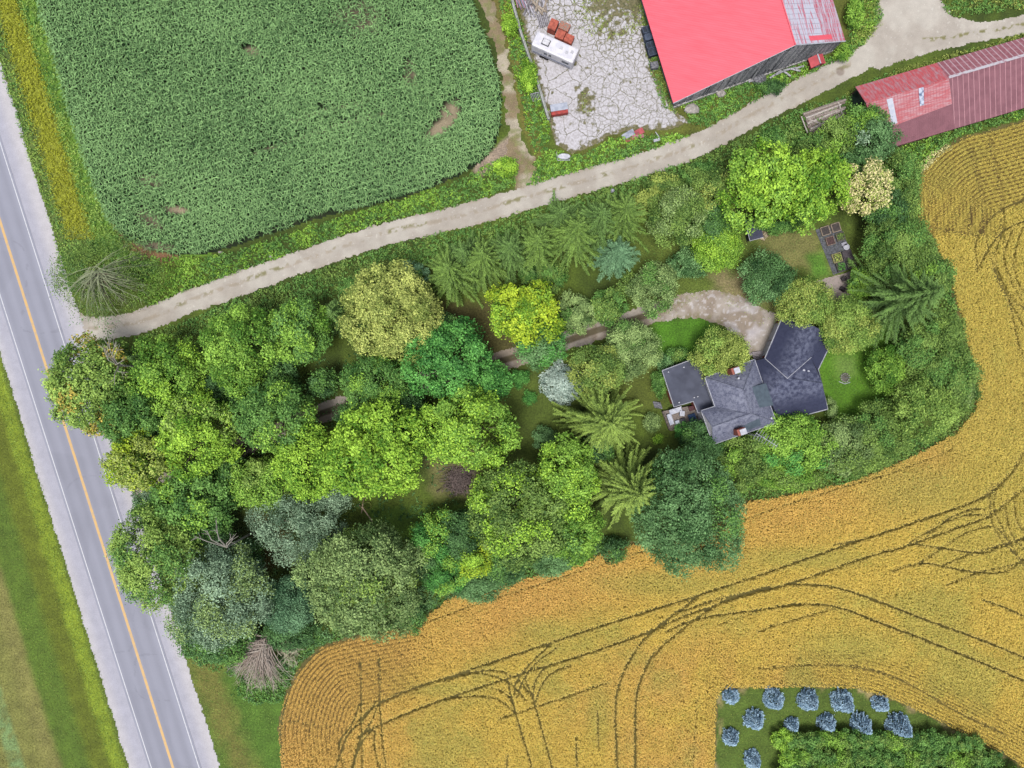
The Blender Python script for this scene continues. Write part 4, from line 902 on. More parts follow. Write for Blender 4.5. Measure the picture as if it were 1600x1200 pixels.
lounge('outdoor_sofa', 'white sofa section on the left side of deck', 'sofa', 145, 955, 1.7, .75, ANG + pi / 2)
lounge('outdoor_chair', 'white chair in the middle of the deck furniture', 'chair', 245, 905, .8, .8, ANG + 1.2)
lounge('ottoman', 'small white ottoman at the lower edge of the deck', 'ottoman', 205, 980, .65, .6, ANG, back=False)
lounge('low_table', 'dark low table between the white deck seats', 'table', 252, 965, .8, .7, ANG, flat_mat('dark_table', (70, 72, 84), (50, 52, 62)), back=False)
lounge('covered_grill', 'barbecue under a bright blue cover on the deck', 'grill', 335, 945, 1.1, 1.3, ANG, flat_mat('blue_cover', (50, 96, 150), (40, 72, 120), sc=2), back=False)
lounge('covered_crate', 'dark red covered box against the house wall on the deck', 'box', 330, 860, 1.0, .7, ANG, flat_mat('maroon_cover', (98, 40, 50), (70, 34, 44), sc=2), back=False)
st = root('garden_steps', 'grey wooden steps leading down from the deck corner', 'steps', W(1029, 637))
for i in range(4):
    a = hz(15 + i * 17, 830 + i * 3, .15 + .1 * i); MB().box(a, (.28, 1.0, .1), ANG).build('step', GREYWOOD, st)

# ---- barn
barn = root('barn', 'large barn with bright red metal roof and weathered grey gable wall', 'barn', W(1180, 120))
def up(p, L, z):       # continue a pixel point up the barn's long axis
    return W(p[0] - .304 * L, p[1] - L, z)
Wp, Rp, Ep = (1052, 161), (1243, 70), (1321, 64); LN = 300
REDM = flat_mat('red_barn_metal', (252, 108, 126), (238, 92, 110), sc=.7, lo=.3, hi=.8, bump=0, rough=.6, k=1.1, stretch=(.35, 2.5, 1), rot=radians(70)); add_ribs(REDM, radians(70), .3, .015, (234, 90, 106), .1)
SILV = flat_mat('worn_silver_roof', (216, 218, 236), (214, 120, 140), sc=1.1, lo=.5, hi=.62, rough=.6, stretch=(3.0, .25, 1), rot=radians(106), bump=0); add_ribs(SILV, radians(106), .75, .03, (178, 170, 190), .08)
SILV2 = flat_mat('streaked_pink_roof', (208, 108, 128), (212, 208, 226), sc=1.3, lo=.42, hi=.6, rough=.6, stretch=(3.0, .25, 1), rot=radians(106), bump=0); add_ribs(SILV2, radians(106), .75, .03, (205, 190, 206), .1)
roof_part('west_roof_slope', [[W(*Wp, 2.5), W(*Rp, 8.5), up(Rp, LN, 8.5), up(Wp, LN, 2.5)]], REDM, .12, barn)
eR, eE = W(*Rp, 8.46), W(*Ep, 4.0); eR2, eE2 = up(Rp, LN, 8.46), up(Ep, LN, 4.0); f = .58
roof_part('east_roof_slope', [[eR, eR + (eE - eR) * f, eR2 + (eE2 - eR2) * f, eR2]], SILV, .1, barn)
roof_part('lower_east_roof', [[eR + (eE - eR) * f, eE, eE2, eR2 + (eE2 - eR2) * f]], SILV2, .1, barn)
q = lambda a, b: eR + (eE - eR) * a + (eR2 - eR) * b + [0, 0, .03]
roof_part('red_roof_patch', [[q(.3, .015), q(.75, .015), q(.75, .04), q(.3, .04)]], REDM, .02, barn)
MB().tube([W(*Rp, 8.55), up(Rp, LN, 8.55)], .1, 5).build('ridge_cap', REDM, barn)
m = MB(); m.tube([W(*Wp, 2.42), W(*Rp, 8.4), W(*Ep, 3.9)], .1, 4); m.build('verge_board', TRIM, barn)
ins = lambda p, z, d=(0, .35): np.array([W(*p, z)[0] + d[0], W(*p, z)[1] + d[1], z])
gw = [ins(Wp, 2.3, (.5, .25)), ins(Rp, 8.2, (0, .35)), ins(Ep, 3.7, (-.3, .3))]
g0_ = [np.array([p[0], p[1], .6]) for p in gw]; nb_ = nrm(np.array([.33, .94, 0]))
MB().prism([gw[0], gw[1], gw[2], g0_[2], g0_[0]], bottom=[p + nb_ * .2 for p in [gw[0], gw[1], gw[2], g0_[2], g0_[0]]]).build('gable_wall', flat_mat('dark_barn_boards', (92, 94, 104), (58, 60, 70), sc=3, bump=.4), barn)
rgb_ = np.random.default_rng(77); m = MB(); m2 = MB()
base0, base1 = np.array([gw[0][0], gw[0][1]]), np.array([gw[2][0], gw[2][1]]); rd_f = (np.linalg.norm(gw[1][:2] - base0)) / np.linalg.norm(base1 - base0)
nbd = 96
for i in range(nbd):
    f = (i + .5) / nbd; zt = 2.3 + (8.2 - 2.3) * f / rd_f if f < rd_f else 8.2 + (3.7 - 8.2) * (f - rd_f) / (1 - rd_f)
    if rgb_.uniform() < .1: continue
    p = base0 + (base1 - base0) * f - nb_[:2] * (.05 + rgb_.uniform(0, .06)); zb = .5 if rgb_.uniform() < .8 else rgb_.uniform(.6, zt * .7)
    (m if rgb_.uniform() < .6 else m2).box((p[0], p[1], (zt + zb) / 2 - .1), (.23, .04, max(.3, zt - zb - .2)), radians(-20) + rgb_.normal() * .03, rgb_.normal() * .02)
m.build('wall_boards', flat_mat('grey_barn_boards', (172, 174, 182), (112, 114, 124), sc=4), barn); m2.build('wall_boards', flat_mat('pale_barn_boards', (210, 210, 216), (150, 150, 160), sc=4), barn)
MB().prism([(*(base0 - nb_[:2] * .25), .6), (*(base1 - nb_[:2] * .25), .6), (*(base1 + nb_[:2] * .4), .6), (*(base0 + nb_[:2] * .4), .6)], .6).build('stone_foundation', flat_mat('pale_foundation', (206, 204, 204), (160, 158, 156), sc=3, bump=.5), barn)
wv = up(Wp, LN, 2.2); MB().prism([(gw[0][0], gw[0][1], 2.2), (gw[0][0] + .2, gw[0][1] + .05, 2.2), (wv[0] + .7, wv[1], 2.2), (wv[0] + .5, wv[1], 2.2)], 2.2).build('side_wall', GREYWOOD, barn)
ev = up(Ep, LN, 3.6); MB().prism([(gw[2][0] - .2, gw[2][1], 3.6), (gw[2][0], gw[2][1], 3.6), (ev[0] - .5, ev[1], 3.6), (ev[0] - .7, ev[1], 3.6)], 3.6).build('side_wall', GREYWOOD, barn)
# leaning grey boards fallen against the barn wall
for i, (px, py, ln, rz, ti) in enumerate(((1222, 112, 2.6, .5, .3), (1234, 108, 2.2, .3, .2), (1243, 109, 1.6, -.1, .2), (1212, 116, 2.2, .6, .1), (1249, 105, 1.6, .35, .2), (1230, 115, 1.3, -.6, .1), (1180, 124, 2.2, .4, .1), (1190, 128, 1.6, 1.2, .05))):
    tag(MB().box(W(px, py, .45 + ti), (ln, .26, .05), rz, ti).build('fallen_board', flat_mat('pale_barn_boards', (182, 182, 190)), org=W(px, py, 0)), 'loose grey board fallen against the foot of the barn gable', 'board', 'fallen boards below the barn gable')
# small red coop
def gable_box(name, label, cat, px, py, lx, ly, h, rh, rz, roofm, wallm, capm=None, legs=False):
    b = W(px, py); r = root(name, label, cat, b); ca, sa = math.cos(rz), math.sin(rz); z0 = .35 if legs else 0
    T = lambda x, y, z: b + np.array([x * ca - y * sa, x * sa + y * ca, z])
    MB().prism([T(-lx / 2 * .9, -ly / 2 * .9, h), T(lx / 2 * .9, -ly / 2 * .9, h), T(lx / 2 * .9, ly / 2 * .9, h), T(-lx / 2 * .9, ly / 2 * .9, h)], h - z0).build('body', wallm, r)
    MB().prism([T(-lx / 2, -ly / 2, h), T(lx / 2 * 0, -ly / 2, h + rh), T(0, ly / 2, h + rh), T(-lx / 2, ly / 2, h)], .06).prism([T(0, -ly / 2, h + rh), T(lx / 2, -ly / 2, h), T(lx / 2, ly / 2, h), T(0, ly / 2, h + rh)], .06).build('roof', roofm, r)
    if capm: MB().tube([T(0, -ly / 2, h + rh + .04), T(0, ly / 2, h + rh + .04)], .12, 5).build('ridge_cap', capm, r)
    if legs:
        for i in (-1, 1):
            for j in (-1, 1): MB().box(T(i * lx * .4, j * ly * .4, z0 / 2), (.08, .08, z0), rz).build('leg', GREYWOOD, r)
    dm = MB().box(T(0, -ly / 2 * .9 - .03, z0 + (h - z0) * .45), (lx * .3, .05, (h - z0) * .7), rz).build('door', GREYWOOD, r)
    return r
COOPR = flat_mat('coop_red_metal', (228, 96, 106), (206, 84, 94), sc=1.5, bump=0)
gable_box('chicken_coop', 'small red gabled coop with white ridge below the barn', 'coop', 1271, 101, 2.3, 1.5, 1.2, .7, ANG, COOPR, flat_mat('dark_red_wall', (150, 56, 58), (120, 50, 52)), TRIM)
# silver topped red box
b = W(873, 175); bx = root('feed_box', 'red box with silver lid near the low wall', 'feed box', b)
MB().box(b + [0, 0, .75], (2.5, 1.5, .8), radians(9)).build('body', flat_mat('box_red', (196, 70, 62), (160, 60, 54), sc=3), bx)
MB().box(b + [-.04, .28, 1.2], (2.6, 1.05, .08), radians(9), 0).build('lid', flat_mat('silver_lid', (196, 202, 218), (170, 178, 196), sc=2), bx)
for i in (-1, 1):
    for j in (-1, 1): MB().box(b + [i * 1.05, j * .5 + i * .16, .18], (.1, .1, .36)).build('leg', GREYWOOD, bx)
# rocks
STONE = flat_mat('pale_stone', (196, 190, 184), (166, 160, 156), sc=2.5, bump=.5, bdist=.05)
for px, py, R_, lab, sd_ in ((1081, 170, (1.25, .8, .5), 'large pale flat boulder below the corner of the red roof', 1), (1127, 146, (.75, .6, .5), 'white boulder in weeds against the middle of the barn wall', 2), (1119, 140, (.4, .35, .35), 'small pale stone left of the white boulder by the barn', 6),
                             (957, 298, (.3, .3, .5), 'small white stone on the south verge below the slab', 3), (423, 401, (.3, .22, .2), 'small white stone on the north verge beside the corn', 4), (344, 394, (.35, .2, .15), 'pale stone at the lower corn edge', 5)):
    tag(MB().blob(W(px, py, R_[2] * .6), R_, sd_, 9, 6, .16).build('boulder', STONE if sd_ != 3 else TRIM, org=W(px, py)), lab, 'boulder')
tag(MB().blob(W(1187, 126, .4), (1.1, .8, .6), 9, 10, 7, .3).build('rubble_heap', flat_mat('grey_rubble', (150, 150, 158), (90, 92, 100), sc=4, bump=.8, bdist=.1), org=W(1187, 126)), 'grey rubble heap in the weeds below the barn wall', 'rubble')
# bins beside the barn
BINM = flat_mat('dark_blue_bin', (44, 58, 78), (30, 40, 56), sc=2, bump=.1); BINL = flat_mat('blue_grey_bin', (84, 98, 124), (64, 78, 102), sc=2, bump=.1)
for i, (px, py, mt, lab) in enumerate(((1009, 51, BINM, 'topmost dark crate in the row beside the red barn'), (1012, 62, BINL, 'blue grey crate, second from the top beside the barn'), (1015, 75, BINM, 'dark blue crate, third in the row beside the barn'), (1018, 86, BINM, 'lowest dark blue crate in the row beside the barn'))):
    b = W(px, py, 0); r = root('storage_crate', lab, 'crate', b, 'dark crates beside the red barn'); rz = radians(17)
    MB().box(b + [0, 0, .5], (1.35, 1.0, 1.0), rz).build('body', mt, r, bevel=.04)
    m = MB(); ca, sa = math.cos(rz), math.sin(rz)
    for u, v, sx, sy in ((0, .46, 1.4, .09), (0, -.46, 1.4, .09), (.64, 0, .09, 1.0), (-.64, 0, .09, 1.0), (0, 0, .06, .9)): m.box(b + [u * ca - v * sa, u * sa + v * ca, 1.03], (sx, sy, .08), rz)
    m.build('rim', BINL, r)
tag(MB().box(W(1022, 103, .5), (1.1, .9, .95), .2).box(W(1022, 103, 1.0), (.9, .7, .1), .2).build('wooden_crate', GREYWOOD, org=W(1022, 103)), 'grey wooden crate just below the dark crates by the barn', 'crate')

# ---- long shed
sx_ = lambda X, Y, z: W(1320 + X / 5.714, 40 + Y / 5.714, z)
shed = root('long_shed', 'long low shed with faded red and maroon ribbed metal roof', 'shed', sx_(800, 650, 0))
PINK = flat_mat('faded_red_roof', (214, 96, 104), (196, 150, 160), sc=1.3, lo=.42, hi=.68, rough=.7, stretch=(.5, 1.6, 1), rot=radians(15), bump=.1); add_ribs(PINK, radians(16), .45, .03, (196, 96, 112), .1)
PINK2 = flat_mat('pale_red_roof', (200, 106, 114), (206, 160, 168), sc=1.5, lo=.4, hi=.66, rough=.7, stretch=(.3, 2.2, 1), rot=radians(106), bump=.1); add_ribs(PINK2, radians(16), .45, .03, (186, 102, 118), .1)
MAR = flat_mat('maroon_roof', (146, 92, 104), (134, 82, 94), sc=.8, rough=.6, bump=0); add_ribs(MAR, radians(16), .3, .02, (142, 82, 98), .12)
MAR2 = flat_mat('maroon_batten_roof', (150, 98, 110), (136, 86, 98), sc=.9, rough=.6, bump=0); add_ribs(MAR2, radians(16), .8, .05, (218, 160, 170), .09)
MAR3 = flat_mat('maroon_white_roof', (164, 100, 112), (186, 128, 140), sc=2.2, lo=.45, hi=.65, rough=.6, bump=0); add_ribs(MAR3, radians(16), .8, .06, (226, 198, 208), .16)
zn, zrg, zs = 2.7, 4.6, 2.2; XE = 1900
nl_ = lambda X: sx_(X, 545 - .293 * (X - 95), zn); rl_ = lambda X: sx_(X, 690 - .293 * (X - 190), zrg)
sl_ = lambda X: sx_(X, 1065 - .30 * (X - 500), zs)
dX = lambda X: X - 95     # across direction is skewed by the photo's lean: match ends
NA, NB_, NC = nl_(95), nl_(818), nl_(XE); RA, RB_, RC = rl_(190), rl_(930), rl_(XE + 60); SA, SB, SCC = sl_(300), sl_(985), sl_(XE + 110)
roof_part('north_roof_slope', [[NA, RA, RB_, NB_]], PINK, .1, shed); roof_part('north_roof_slope', [[NB_, RB_, RC, NC]], MAR3, .11, shed)
h1 = .62; roof_part('south_roof_slope', [[RA, RA + (SA - RA) * h1, RB_ + (SB - RB_) * (h1 - .12), RB_]], PINK2, .1, shed)
roof_part('lower_south_roof', [[RA + (SA - RA) * h1, SA, SB, RB_ + (SB - RB_) * (h1 - .12)]], MAR, .1, shed)
roof_part('east_south_roof', [[RB_, SB, SCC, RC]], MAR2, .11, shed)
m = MB(); m.tube([RA + [0, 0, .05], RB_ + [0, 0, .05]], .09, 5); m.build('ridge_cap', PINK, shed)
e1, e2 = RB_, RC; m = MB(); wv_ = nrm(NC - RC) * .55
m.prism([e1 + [0, 0, .05], e2 + [0, 0, .05], e2 + wv_ + [0, 0, .05], e1 + wv_ + [0, 0, .05]], .03); m.build('ridge_flashing', flat_mat('white_worn_flashing', (226, 222, 232), (196, 150, 164), sc=2.5, lo=.5, hi=.65), shed)
def on_s(fx, fy, X0=RA, X1=RB_, Y0=SA, Y1=SB): return X0 * (1 - fx) * (1 - fy) + X1 * fx * (1 - fy) + Y0 * (1 - fx) * fy + Y1 * fx * fy + np.array([0, 0, .06])
roof_part('skylight', [[on_s(.24, .05), on_s(.235, .56), on_s(.305, .56), on_s(.31, .05)]], flat_mat('white_skylight', (220, 224, 238), (206, 212, 230), sc=2, rough=.3), .04, shed)
roof_part('skylight', [[on_s(.63, .02), on_s(.61, .36), on_s(.66, .36), on_s(.69, .02)]], flat_mat('blue_white_skylight', (214, 222, 242), (104, 124, 158), sc=1.5, lo=.45, hi=.6, rough=.3), .04, shed)
sw = [NA + [.5, -.1, 0], RA + [.5, 0, 0], SA + [.5, .3, 0]]; DG = flat_mat('dark_green_wall', (46, 76, 66), (36, 60, 54), sc=3)
MB().prism([(p[0], p[1], p[2] - .12) for p in sw] + [(sw[2][0], sw[2][1], 0), (sw[0][0], sw[0][1], 0)], bottom=[(p[0] + .2, p[1], p[2] - .12) for p in sw] + [(sw[2][0] + .2, sw[2][1], 0), (sw[0][0] + .2, sw[0][1], 0)]).build('end_wall', DG, shed)
wall_window('shed_door', sw[1], sw[0], .62, 1.15, 1.5, 2.0, shed, mat=WHITEW, frame=DG, depth=.1)
for a, b, zt in ((NA + [.5, -.3, 0], NC + [0, -.3, 0], zn - .15), (SA + [.5, .3, 0], SCC + [0, .3, 0], zs - .15)):
    MB().prism([(a[0], a[1], zt), (b[0], b[1], zt), (b[0], b[1] + .15, zt), (a[0], a[1] + .15, zt)], zt).build('side_wall', flat_mat('shed_board_wall', (120, 70, 70), (90, 60, 60)), shed)

# ---- travel trailer
tq = lambda X, Y, z: W(790 + X / 11.43, Y / 11.43, z)
tr = root('travel_trailer', 'white travel trailer parked beside the low wall', 'trailer', W(866, 80))
c = [tq(565, 545, 2.9), tq(1312, 880, 2.9), tq(1240, 1095, 2.9), tq(428, 790, 2.9)]
ctr = sum(c) / 4; L_ = np.linalg.norm(c[1] - c[0]); Wd_ = np.linalg.norm(c[3] - c[0]); rz = math.atan2(*(c[1] - c[0])[[1, 0]])
WM = flat_mat('white_trailer_shell', (246, 244, 252), (228, 228, 240), sc=1.2, bump=0, rough=.4)
MB().box((ctr[0], ctr[1], 1.7), (L_, Wd_, 2.2), rz).build('body', WM, tr, bevel=.22)
ca, sa = math.cos(rz), math.sin(rz); T = lambda u, v, z: np.array([ctr[0] + u * ca - v * sa, ctr[1] + u * sa + v * ca, z])
MB().box(T(-L_ * .22, 0, 2.95), (1.0, .8, .28), rz).build('air_conditioner', flat_mat('unit_white', (238, 238, 244), (214, 214, 222)), tr, bevel=.08)
MB().box(T(-L_ * .22, 0, 2.83), (1.2, 1.0, .08), rz).build('unit_gasket', flat_mat('gasket_grey', (100, 100, 110), (80, 80, 90)), tr)
for u, v in ((.9, .2), (1.9, -.1), (2.6, .3)): MB().box(T(u, v, 2.83), (.38, .38, .12), rz).build('roof_vent', flat_mat('vent_grey', (214, 214, 224), (190, 190, 200)), tr)
for u, l_ in ((-1.0, .5), (-.3, .4), (2.2, 1.1)): MB().box(T(u, -Wd_ / 2 - .01, 1.95), (l_, .06, .5), rz).build('window', GLASS, tr)
for u in (-1.6, -.85):
    for s_ in (-1, 1):
        wq = T(u, s_ * (Wd_ / 2 - .12), .36); d = np.array([-sa, ca, 0]) * .12; MB().tube([wq - d, wq + d], .36, 14).build('wheel', flat_mat('tyre_black', (40, 40, 44), (30, 30, 34)), tr)
MB().box(T(-L_ / 2 - .55, 0, .55), (1.2, .1, .1), rz).build('hitch', GREYWOOD, tr)
MB().box(T(0, -Wd_ / 2 - .02, 1.15), (L_ * .9, .04, .12), rz).build('side_stripe', flat_mat('stripe_blue_grey', (120, 130, 160), (110, 120, 150)), tr)

# rust coloured boxes
RUST = flat_mat('rust_red_box', (206, 106, 84), (172, 84, 66), sc=2.5, bump=.2)
for (px, py, lx, ly, z, lab) in ((864.5, 38, 1.25, 1.6, 1.5, 'tallest rust red box, nearest the scrap timber'), (882, 41, 1.6, 1.2, 1.0, 'rust red box holding rubbish behind the trailer'), (875.5, 53.5, 1.35, 1.3, 1.1, 'middle rust red box touching the trailer side'), (889, 60, 1.35, 1.25, 1.1, 'rust red box at the right end of the group')):
    b = W(px, py, z); b = np.array([b[0], b[1], 0]); r = root('metal_box', lab, 'metal box', b, 'rust red boxes behind the trailer')
    MB().box(b + [0, 0, z / 2], (lx, ly, z), rz).build('body', RUST, r, bevel=.03)
    MB().box(b + [0, 0, z + .03], (lx * .96, ly * .96, .06), rz).box(b + [0, 0, z + .08], (.06, ly * .9, .05), rz).build('lid', RUST if px != 882 else flat_mat('rubbish_top', (200, 120, 96), (150, 140, 130), sc=6, lo=.45, hi=.55, bump=.8, bdist=.1), r)
# scrap timber
rgk = np.random.default_rng(12); PLK = [flat_mat('plank_a', (204, 202, 214), (160, 158, 168), sc=3), flat_mat('plank_b', (150, 146, 150), (110, 106, 110), sc=3), flat_mat('plank_c', (190, 176, 160), (150, 136, 120), sc=3)]
def plank(px, py, ln, wd, rz_, z, mt, lab, grp, tilt=0): tag(MB().box(W(px, py, z), (ln, wd, .07), rz_, tilt).build('plank', mt, org=W(px, py, 0)), lab, 'plank', grp)
for i in range(26): plank(835 + rgk.uniform(-12, 22), -6 + rgk.uniform(-16, 22), rgk.uniform(2.2, 4), rgk.uniform(.12, .3), radians(100) + rgk.normal() * .35, .15 + i * .03, PLK[i % 3], 'loose plank in the untidy scrap timber heap behind the trailer', 'planks in the scrap timber heap')
for i in range(12): plank(841 + i * 1.35, 34 - i * .5, 2.0, .09, radians(105), .3, PLK[i % 2], 'slat in the grey slatted bundle above the trailer', 'slats beside the trailer')
for i in range(2): plank(850, 28 + i * 11, 2.0, .1, radians(12), .2, PLK[1], 'cross bar under the grey slatted bundle', 'cross bars of the bundle')
for i in range(9): plank(806 + i * 2.6, 2 + i * .2 + rgk.uniform(-3, 3), 2.6, .16, radians(110) + rgk.normal() * .06, .25, flat_mat(('pink_plank', 'blue_grey_plank')[i % 2], ((196, 150, 168), (150, 150, 180))[i % 2]), ('pinkish', 'blue grey')[i % 2] + ' board in the stack along the low wall', 'boards stacked along the low wall')
# low concrete wall
wp = [(796, -60), (799, 0), (812, 50), (829, 100), (845, 150), (857, 190)]; m = MB()
low = root('low_wall', 'long low concrete wall along the left side of yard', 'wall', W(830, 100))
for a, b in zip(wp, wp[1:]):
    a0, b0 = W(*a), W(*b); m.prism([a0 + [-.17, 0, 1.1], b0 + [-.17, 0, 1.1], b0 + [.17, 0, 1.1], a0 + [.17, 0, 1.1]], 1.1)
m.build('wall', flat_mat('pale_concrete_wall', (196, 198, 198), (160, 164, 160), sc=2.5, bump=.3), low)
m = MB()
for a, b in zip(wp, wp[1:]):
    a0, b0 = W(*a), W(*b); m.prism([a0 + [.02, 0, 1.16], b0 + [.02, 0, 1.16], b0 + [.06, 0, 1.16], a0 + [.06, 0, 1.16]], .06)
m.build('wall_seam', flat_mat('dark_seam', (120, 124, 122), (100, 104, 102)), low)
gt = root('metal_grate', 'small grey metal grating leaning outside the low wall', 'grating', W(835, 152))
m = MB()
for i in range(6): m.tube([W(829 + i * 2.4, 147 - i * .6, .9), W(833 + i * 2.4, 158 - i * .6, .05)], .04, 4)
m.tube([W(829, 147, .9), W(841, 144, .9)], .05, 4); m.tube([W(833, 158, .05), W(845, 155, .05)], .05, 4); m.build('bars', TRIM, gt)
# trough and scrap at the slab's lower edge
tb = root('water_trough', 'old white tub in a bent frame beside the lane', 'tub', W(881, 247)); b = W(881, 246)
MB().disc(b, .95, .55, 16, .45).build('tub', flat_mat('tub_white', (214, 216, 230), (176, 180, 196), sc=3), tb)
MB().disc(b + [0, 0, .56], .8, .01, 16, .38).build('tub_inside', flat_mat('tub_inside', (240, 240, 248), (200, 204, 214)), tb)
MB().tube([b + [-1.1, .8, .1], b + [-1.0, -.6, .5], b + [.9, -.55, .5]], .06, 5).build('frame', TRIM, tb)
SCR = [flat_mat('scrap_silver', (190, 196, 212), (150, 158, 176), sc=2), flat_mat('scrap_red', (206, 96, 104), (170, 80, 90), sc=2), flat_mat('scrap_pink', (214, 150, 160), (180, 120, 130), sc=2)]
for px, py, lx, ly, rz_, mi, lab in ((982, 210, 2.0, .9, .55, 0, 'silver metal sheet lying left in the scrap by the slab'), (999, 206, 1.4, .9, .5, 1, 'red metal sheet at the upper right of the scrap'), (986, 217, 1.8, .5, .35, 1, 'dark red sheet lying lowest in the scrap'), (997, 213, 1.8, .45, .1, 2, 'pink and silver sheet in the middle of the scrap')):
    tag(MB().box(W(px, py, .2 + .05 * mi), (lx, ly, .04), rz_, .08).box(W(px, py, .24 + .05 * mi), (lx, .05, .05), rz_, .08).build('metal_sheet', SCR[mi], org=W(px, py)), lab, 'metal sheet', 'scrap metal sheets below the slab')
tag(MB().box(W(1026, 219, .3), (1.0, .4, .3), .3).tube([W(1024, 206, .6), W(1030, 214, .5)], .06).build('scrap_bracket', TRIM, org=W(1026, 217)), 'small white metal bracket in weeds below the slab', 'scrap')
# log pile
for i in range(24):
    f = i / 23; y0 = 180 + (i % 12) * 2.9 - 3; z = .22 + .26 * (i // 12); o = rgk.normal() * 1.5
    a = W(1255 + o + 1.4 * (i % 12), y0 + 2, z); b = W(1312 + o + rgk.uniform(-4, 10), y0 - 20 + rgk.normal() * 1.2, z + rgk.uniform(0, .12))
    tag(MB().tube([a, (a + b) / 2 + [0, rgk.normal() * .06, .03], b], [.24, .22, .18], 7).build('log', flat_mat(('log_grey', 'log_brown', 'log_pale')[i % 3], ((186, 172, 164), (150, 134, 126), (216, 206, 200))[i % 3], sc=4), org=np.array([a[0], a[1], 0])), 'long grey log in the pile beside the lane', 'log', 'logs piled beside the lane')
for (x0, y0, x1, y1) in ((1252, 182, 1262, 208), (1310, 160, 1318, 184), (1262, 186, 1282, 193)): 
    a, b = W(x0, y0, .75), W(x1, y1, .75); tag(MB().tube([a, b], .1, 6).build('cross_pole', flat_mat('log_pale', (190, 180, 174)), org=np.array([a[0], a[1], 0])), 'thin pole lying across the log pile', 'pole', 'cross poles on the log pile')
# garden shed
gs = root('garden_shed', 'small dark roofed garden shed under the lime tree', 'shed', W(1171, 362)); b = W(1171, 363)
MB().box(b + [0, 0, 1.0], (1.5, 2.6, 2.0), radians(14)).build('wall', flat_mat('shed_dark_wall', (70, 70, 80), (56, 56, 66)), gs)
T = lambda u, v, z: b + np.array([u * .97 - v * .242, u * .242 + v * .97, z])
MB().prism([T(-1, -1.5, 1.95), T(1, -1.5, 2.25), T(1, 1.5, 2.25), T(-1, 1.5, 1.95)], .1).build('roof', flat_mat('shed_navy_roof', (52, 58, 88), (42, 48, 76), sc=2), gs)
MB().tube([T(-1, -1.5, 1.98), T(1, -1.5, 2.28)], .05, 4).tube([T(-1, -1.5, 1.98), T(-1, 1.5, 1.98)], .05, 4).build('roof_edge', TRIM, gs)
tag(MB().blob(W(1191, 368, .3), (.9, .75, .5), 21, 10, 6, .35).build('firewood_heap', flat_mat('pale_firewood', (216, 200, 168), (150, 136, 110), sc=5, lo=.45, hi=.55, bump=.9, bdist=.1), org=W(1191, 368)), 'pale firewood heap right of the garden shed', 'firewood')
# raised garden beds
gx = lambda X, Y, z=0: W(1240 + X / 8.571, 330 + Y / 8.571, z)
gb = [gx(290, 250), gx(600, 160), gx(855, 740), gx(530, 855)]
o = MB().prism([p + [0, 0, .05] for p in gb], .04).build('mulch_bed', flat_mat('grey_mulch', (104, 108, 118), (66, 70, 76), sc=4, bump=.8, bdist=.05)); o['kind'] = 'structure'
GA = radians(17)
BEDS = ((415, 268, 110, 'pale framed garden bed at the top left corner', (176, 158, 140), (74, 66, 66), None), (555, 222, 110, 'pale framed garden bed at the top right corner', (176, 158, 140), (84, 74, 72), None), (482, 402, 105, 'garden bed with reddish soil, second on the left', (150, 128, 116), (92, 62, 62), None),
        (615, 345, 105, 'faintly framed garden bed, second on the right', (112, 108, 92), (92, 90, 76), 'hedge'), (572, 628, 115, 'garden bed full of yellow green leaves, third on the left', (170, 164, 110), (96, 92, 66), 'ol2'), (708, 590, 115, 'dark soil garden bed, third on the right', (90, 84, 90), (92, 84, 92), None),
        (625, 745, 115, 'lush green garden bed at the bottom left', (84, 82, 78), (70, 70, 56), 'emerald'), (760, 705, 115, 'dark framed bed with grey plants at the bottom right', (84, 84, 80), (74, 76, 66), 'grey'))
for i, (X, Y, s_, lab, fc, so_, pl) in enumerate(BEDS):
    b = gx(X, Y); r = root('garden_bed', lab, 'garden bed', b, 'raised garden beds'); hs = s_ / 8.571 * S / 2; ca, sa = math.cos(GA), math.sin(GA); fm = flat_mat(f'bed_frame_{i}', fc, tuple(q * .8 for q in fc), sc=4)
    m = MB()
    for u, v, sx2, sy2 in ((0, hs, 2 * hs + .09, .11), (0, -hs, 2 * hs + .09, .11), (hs, 0, .11, 2 * hs - .13), (-hs, 0, .11, 2 * hs - .13)): m.box(b + [u * ca - v * sa, u * sa + v * ca, .2], (sx2, sy2, .3), GA)
    m.build('frame', fm, r); MB().box(b + [0, 0, .15], (2 * hs - .12, 2 * hs - .12, .2), GA).build('soil', flat_mat(f'bed_soil_{i}', so_, tuple(q * .7 for q in so_), sc=6, bump=.8, bdist=.05), r)
    if pl:
        rg = np.random.default_rng(i); n = 150; P = b + np.stack([rg.uniform(-hs, hs, n) * .85, rg.uniform(-hs, hs, n) * .85, rg.uniform(.25, .5, n)], 1)
        V, F = leafcards(rg, P, rg.normal(size=(n, 3)) * .5 + [0, 0, 1], .16); quads('plants', V, F, LEAF, r, fcol=pick(rg, pl, rg.uniform(size=n)))
b = gx(690, 485); r = root('garden_tub', 'white tub between the raised garden beds', 'tub', b)
MB().disc(b, .42, .45, 14, r2=.48).build('tub', TRIM, r); MB().box(b + [-.35, .45, .25], (.8, .5, .4), GA).build('box', flat_mat('grey_box', (176, 176, 190), (140, 140, 152)), r)
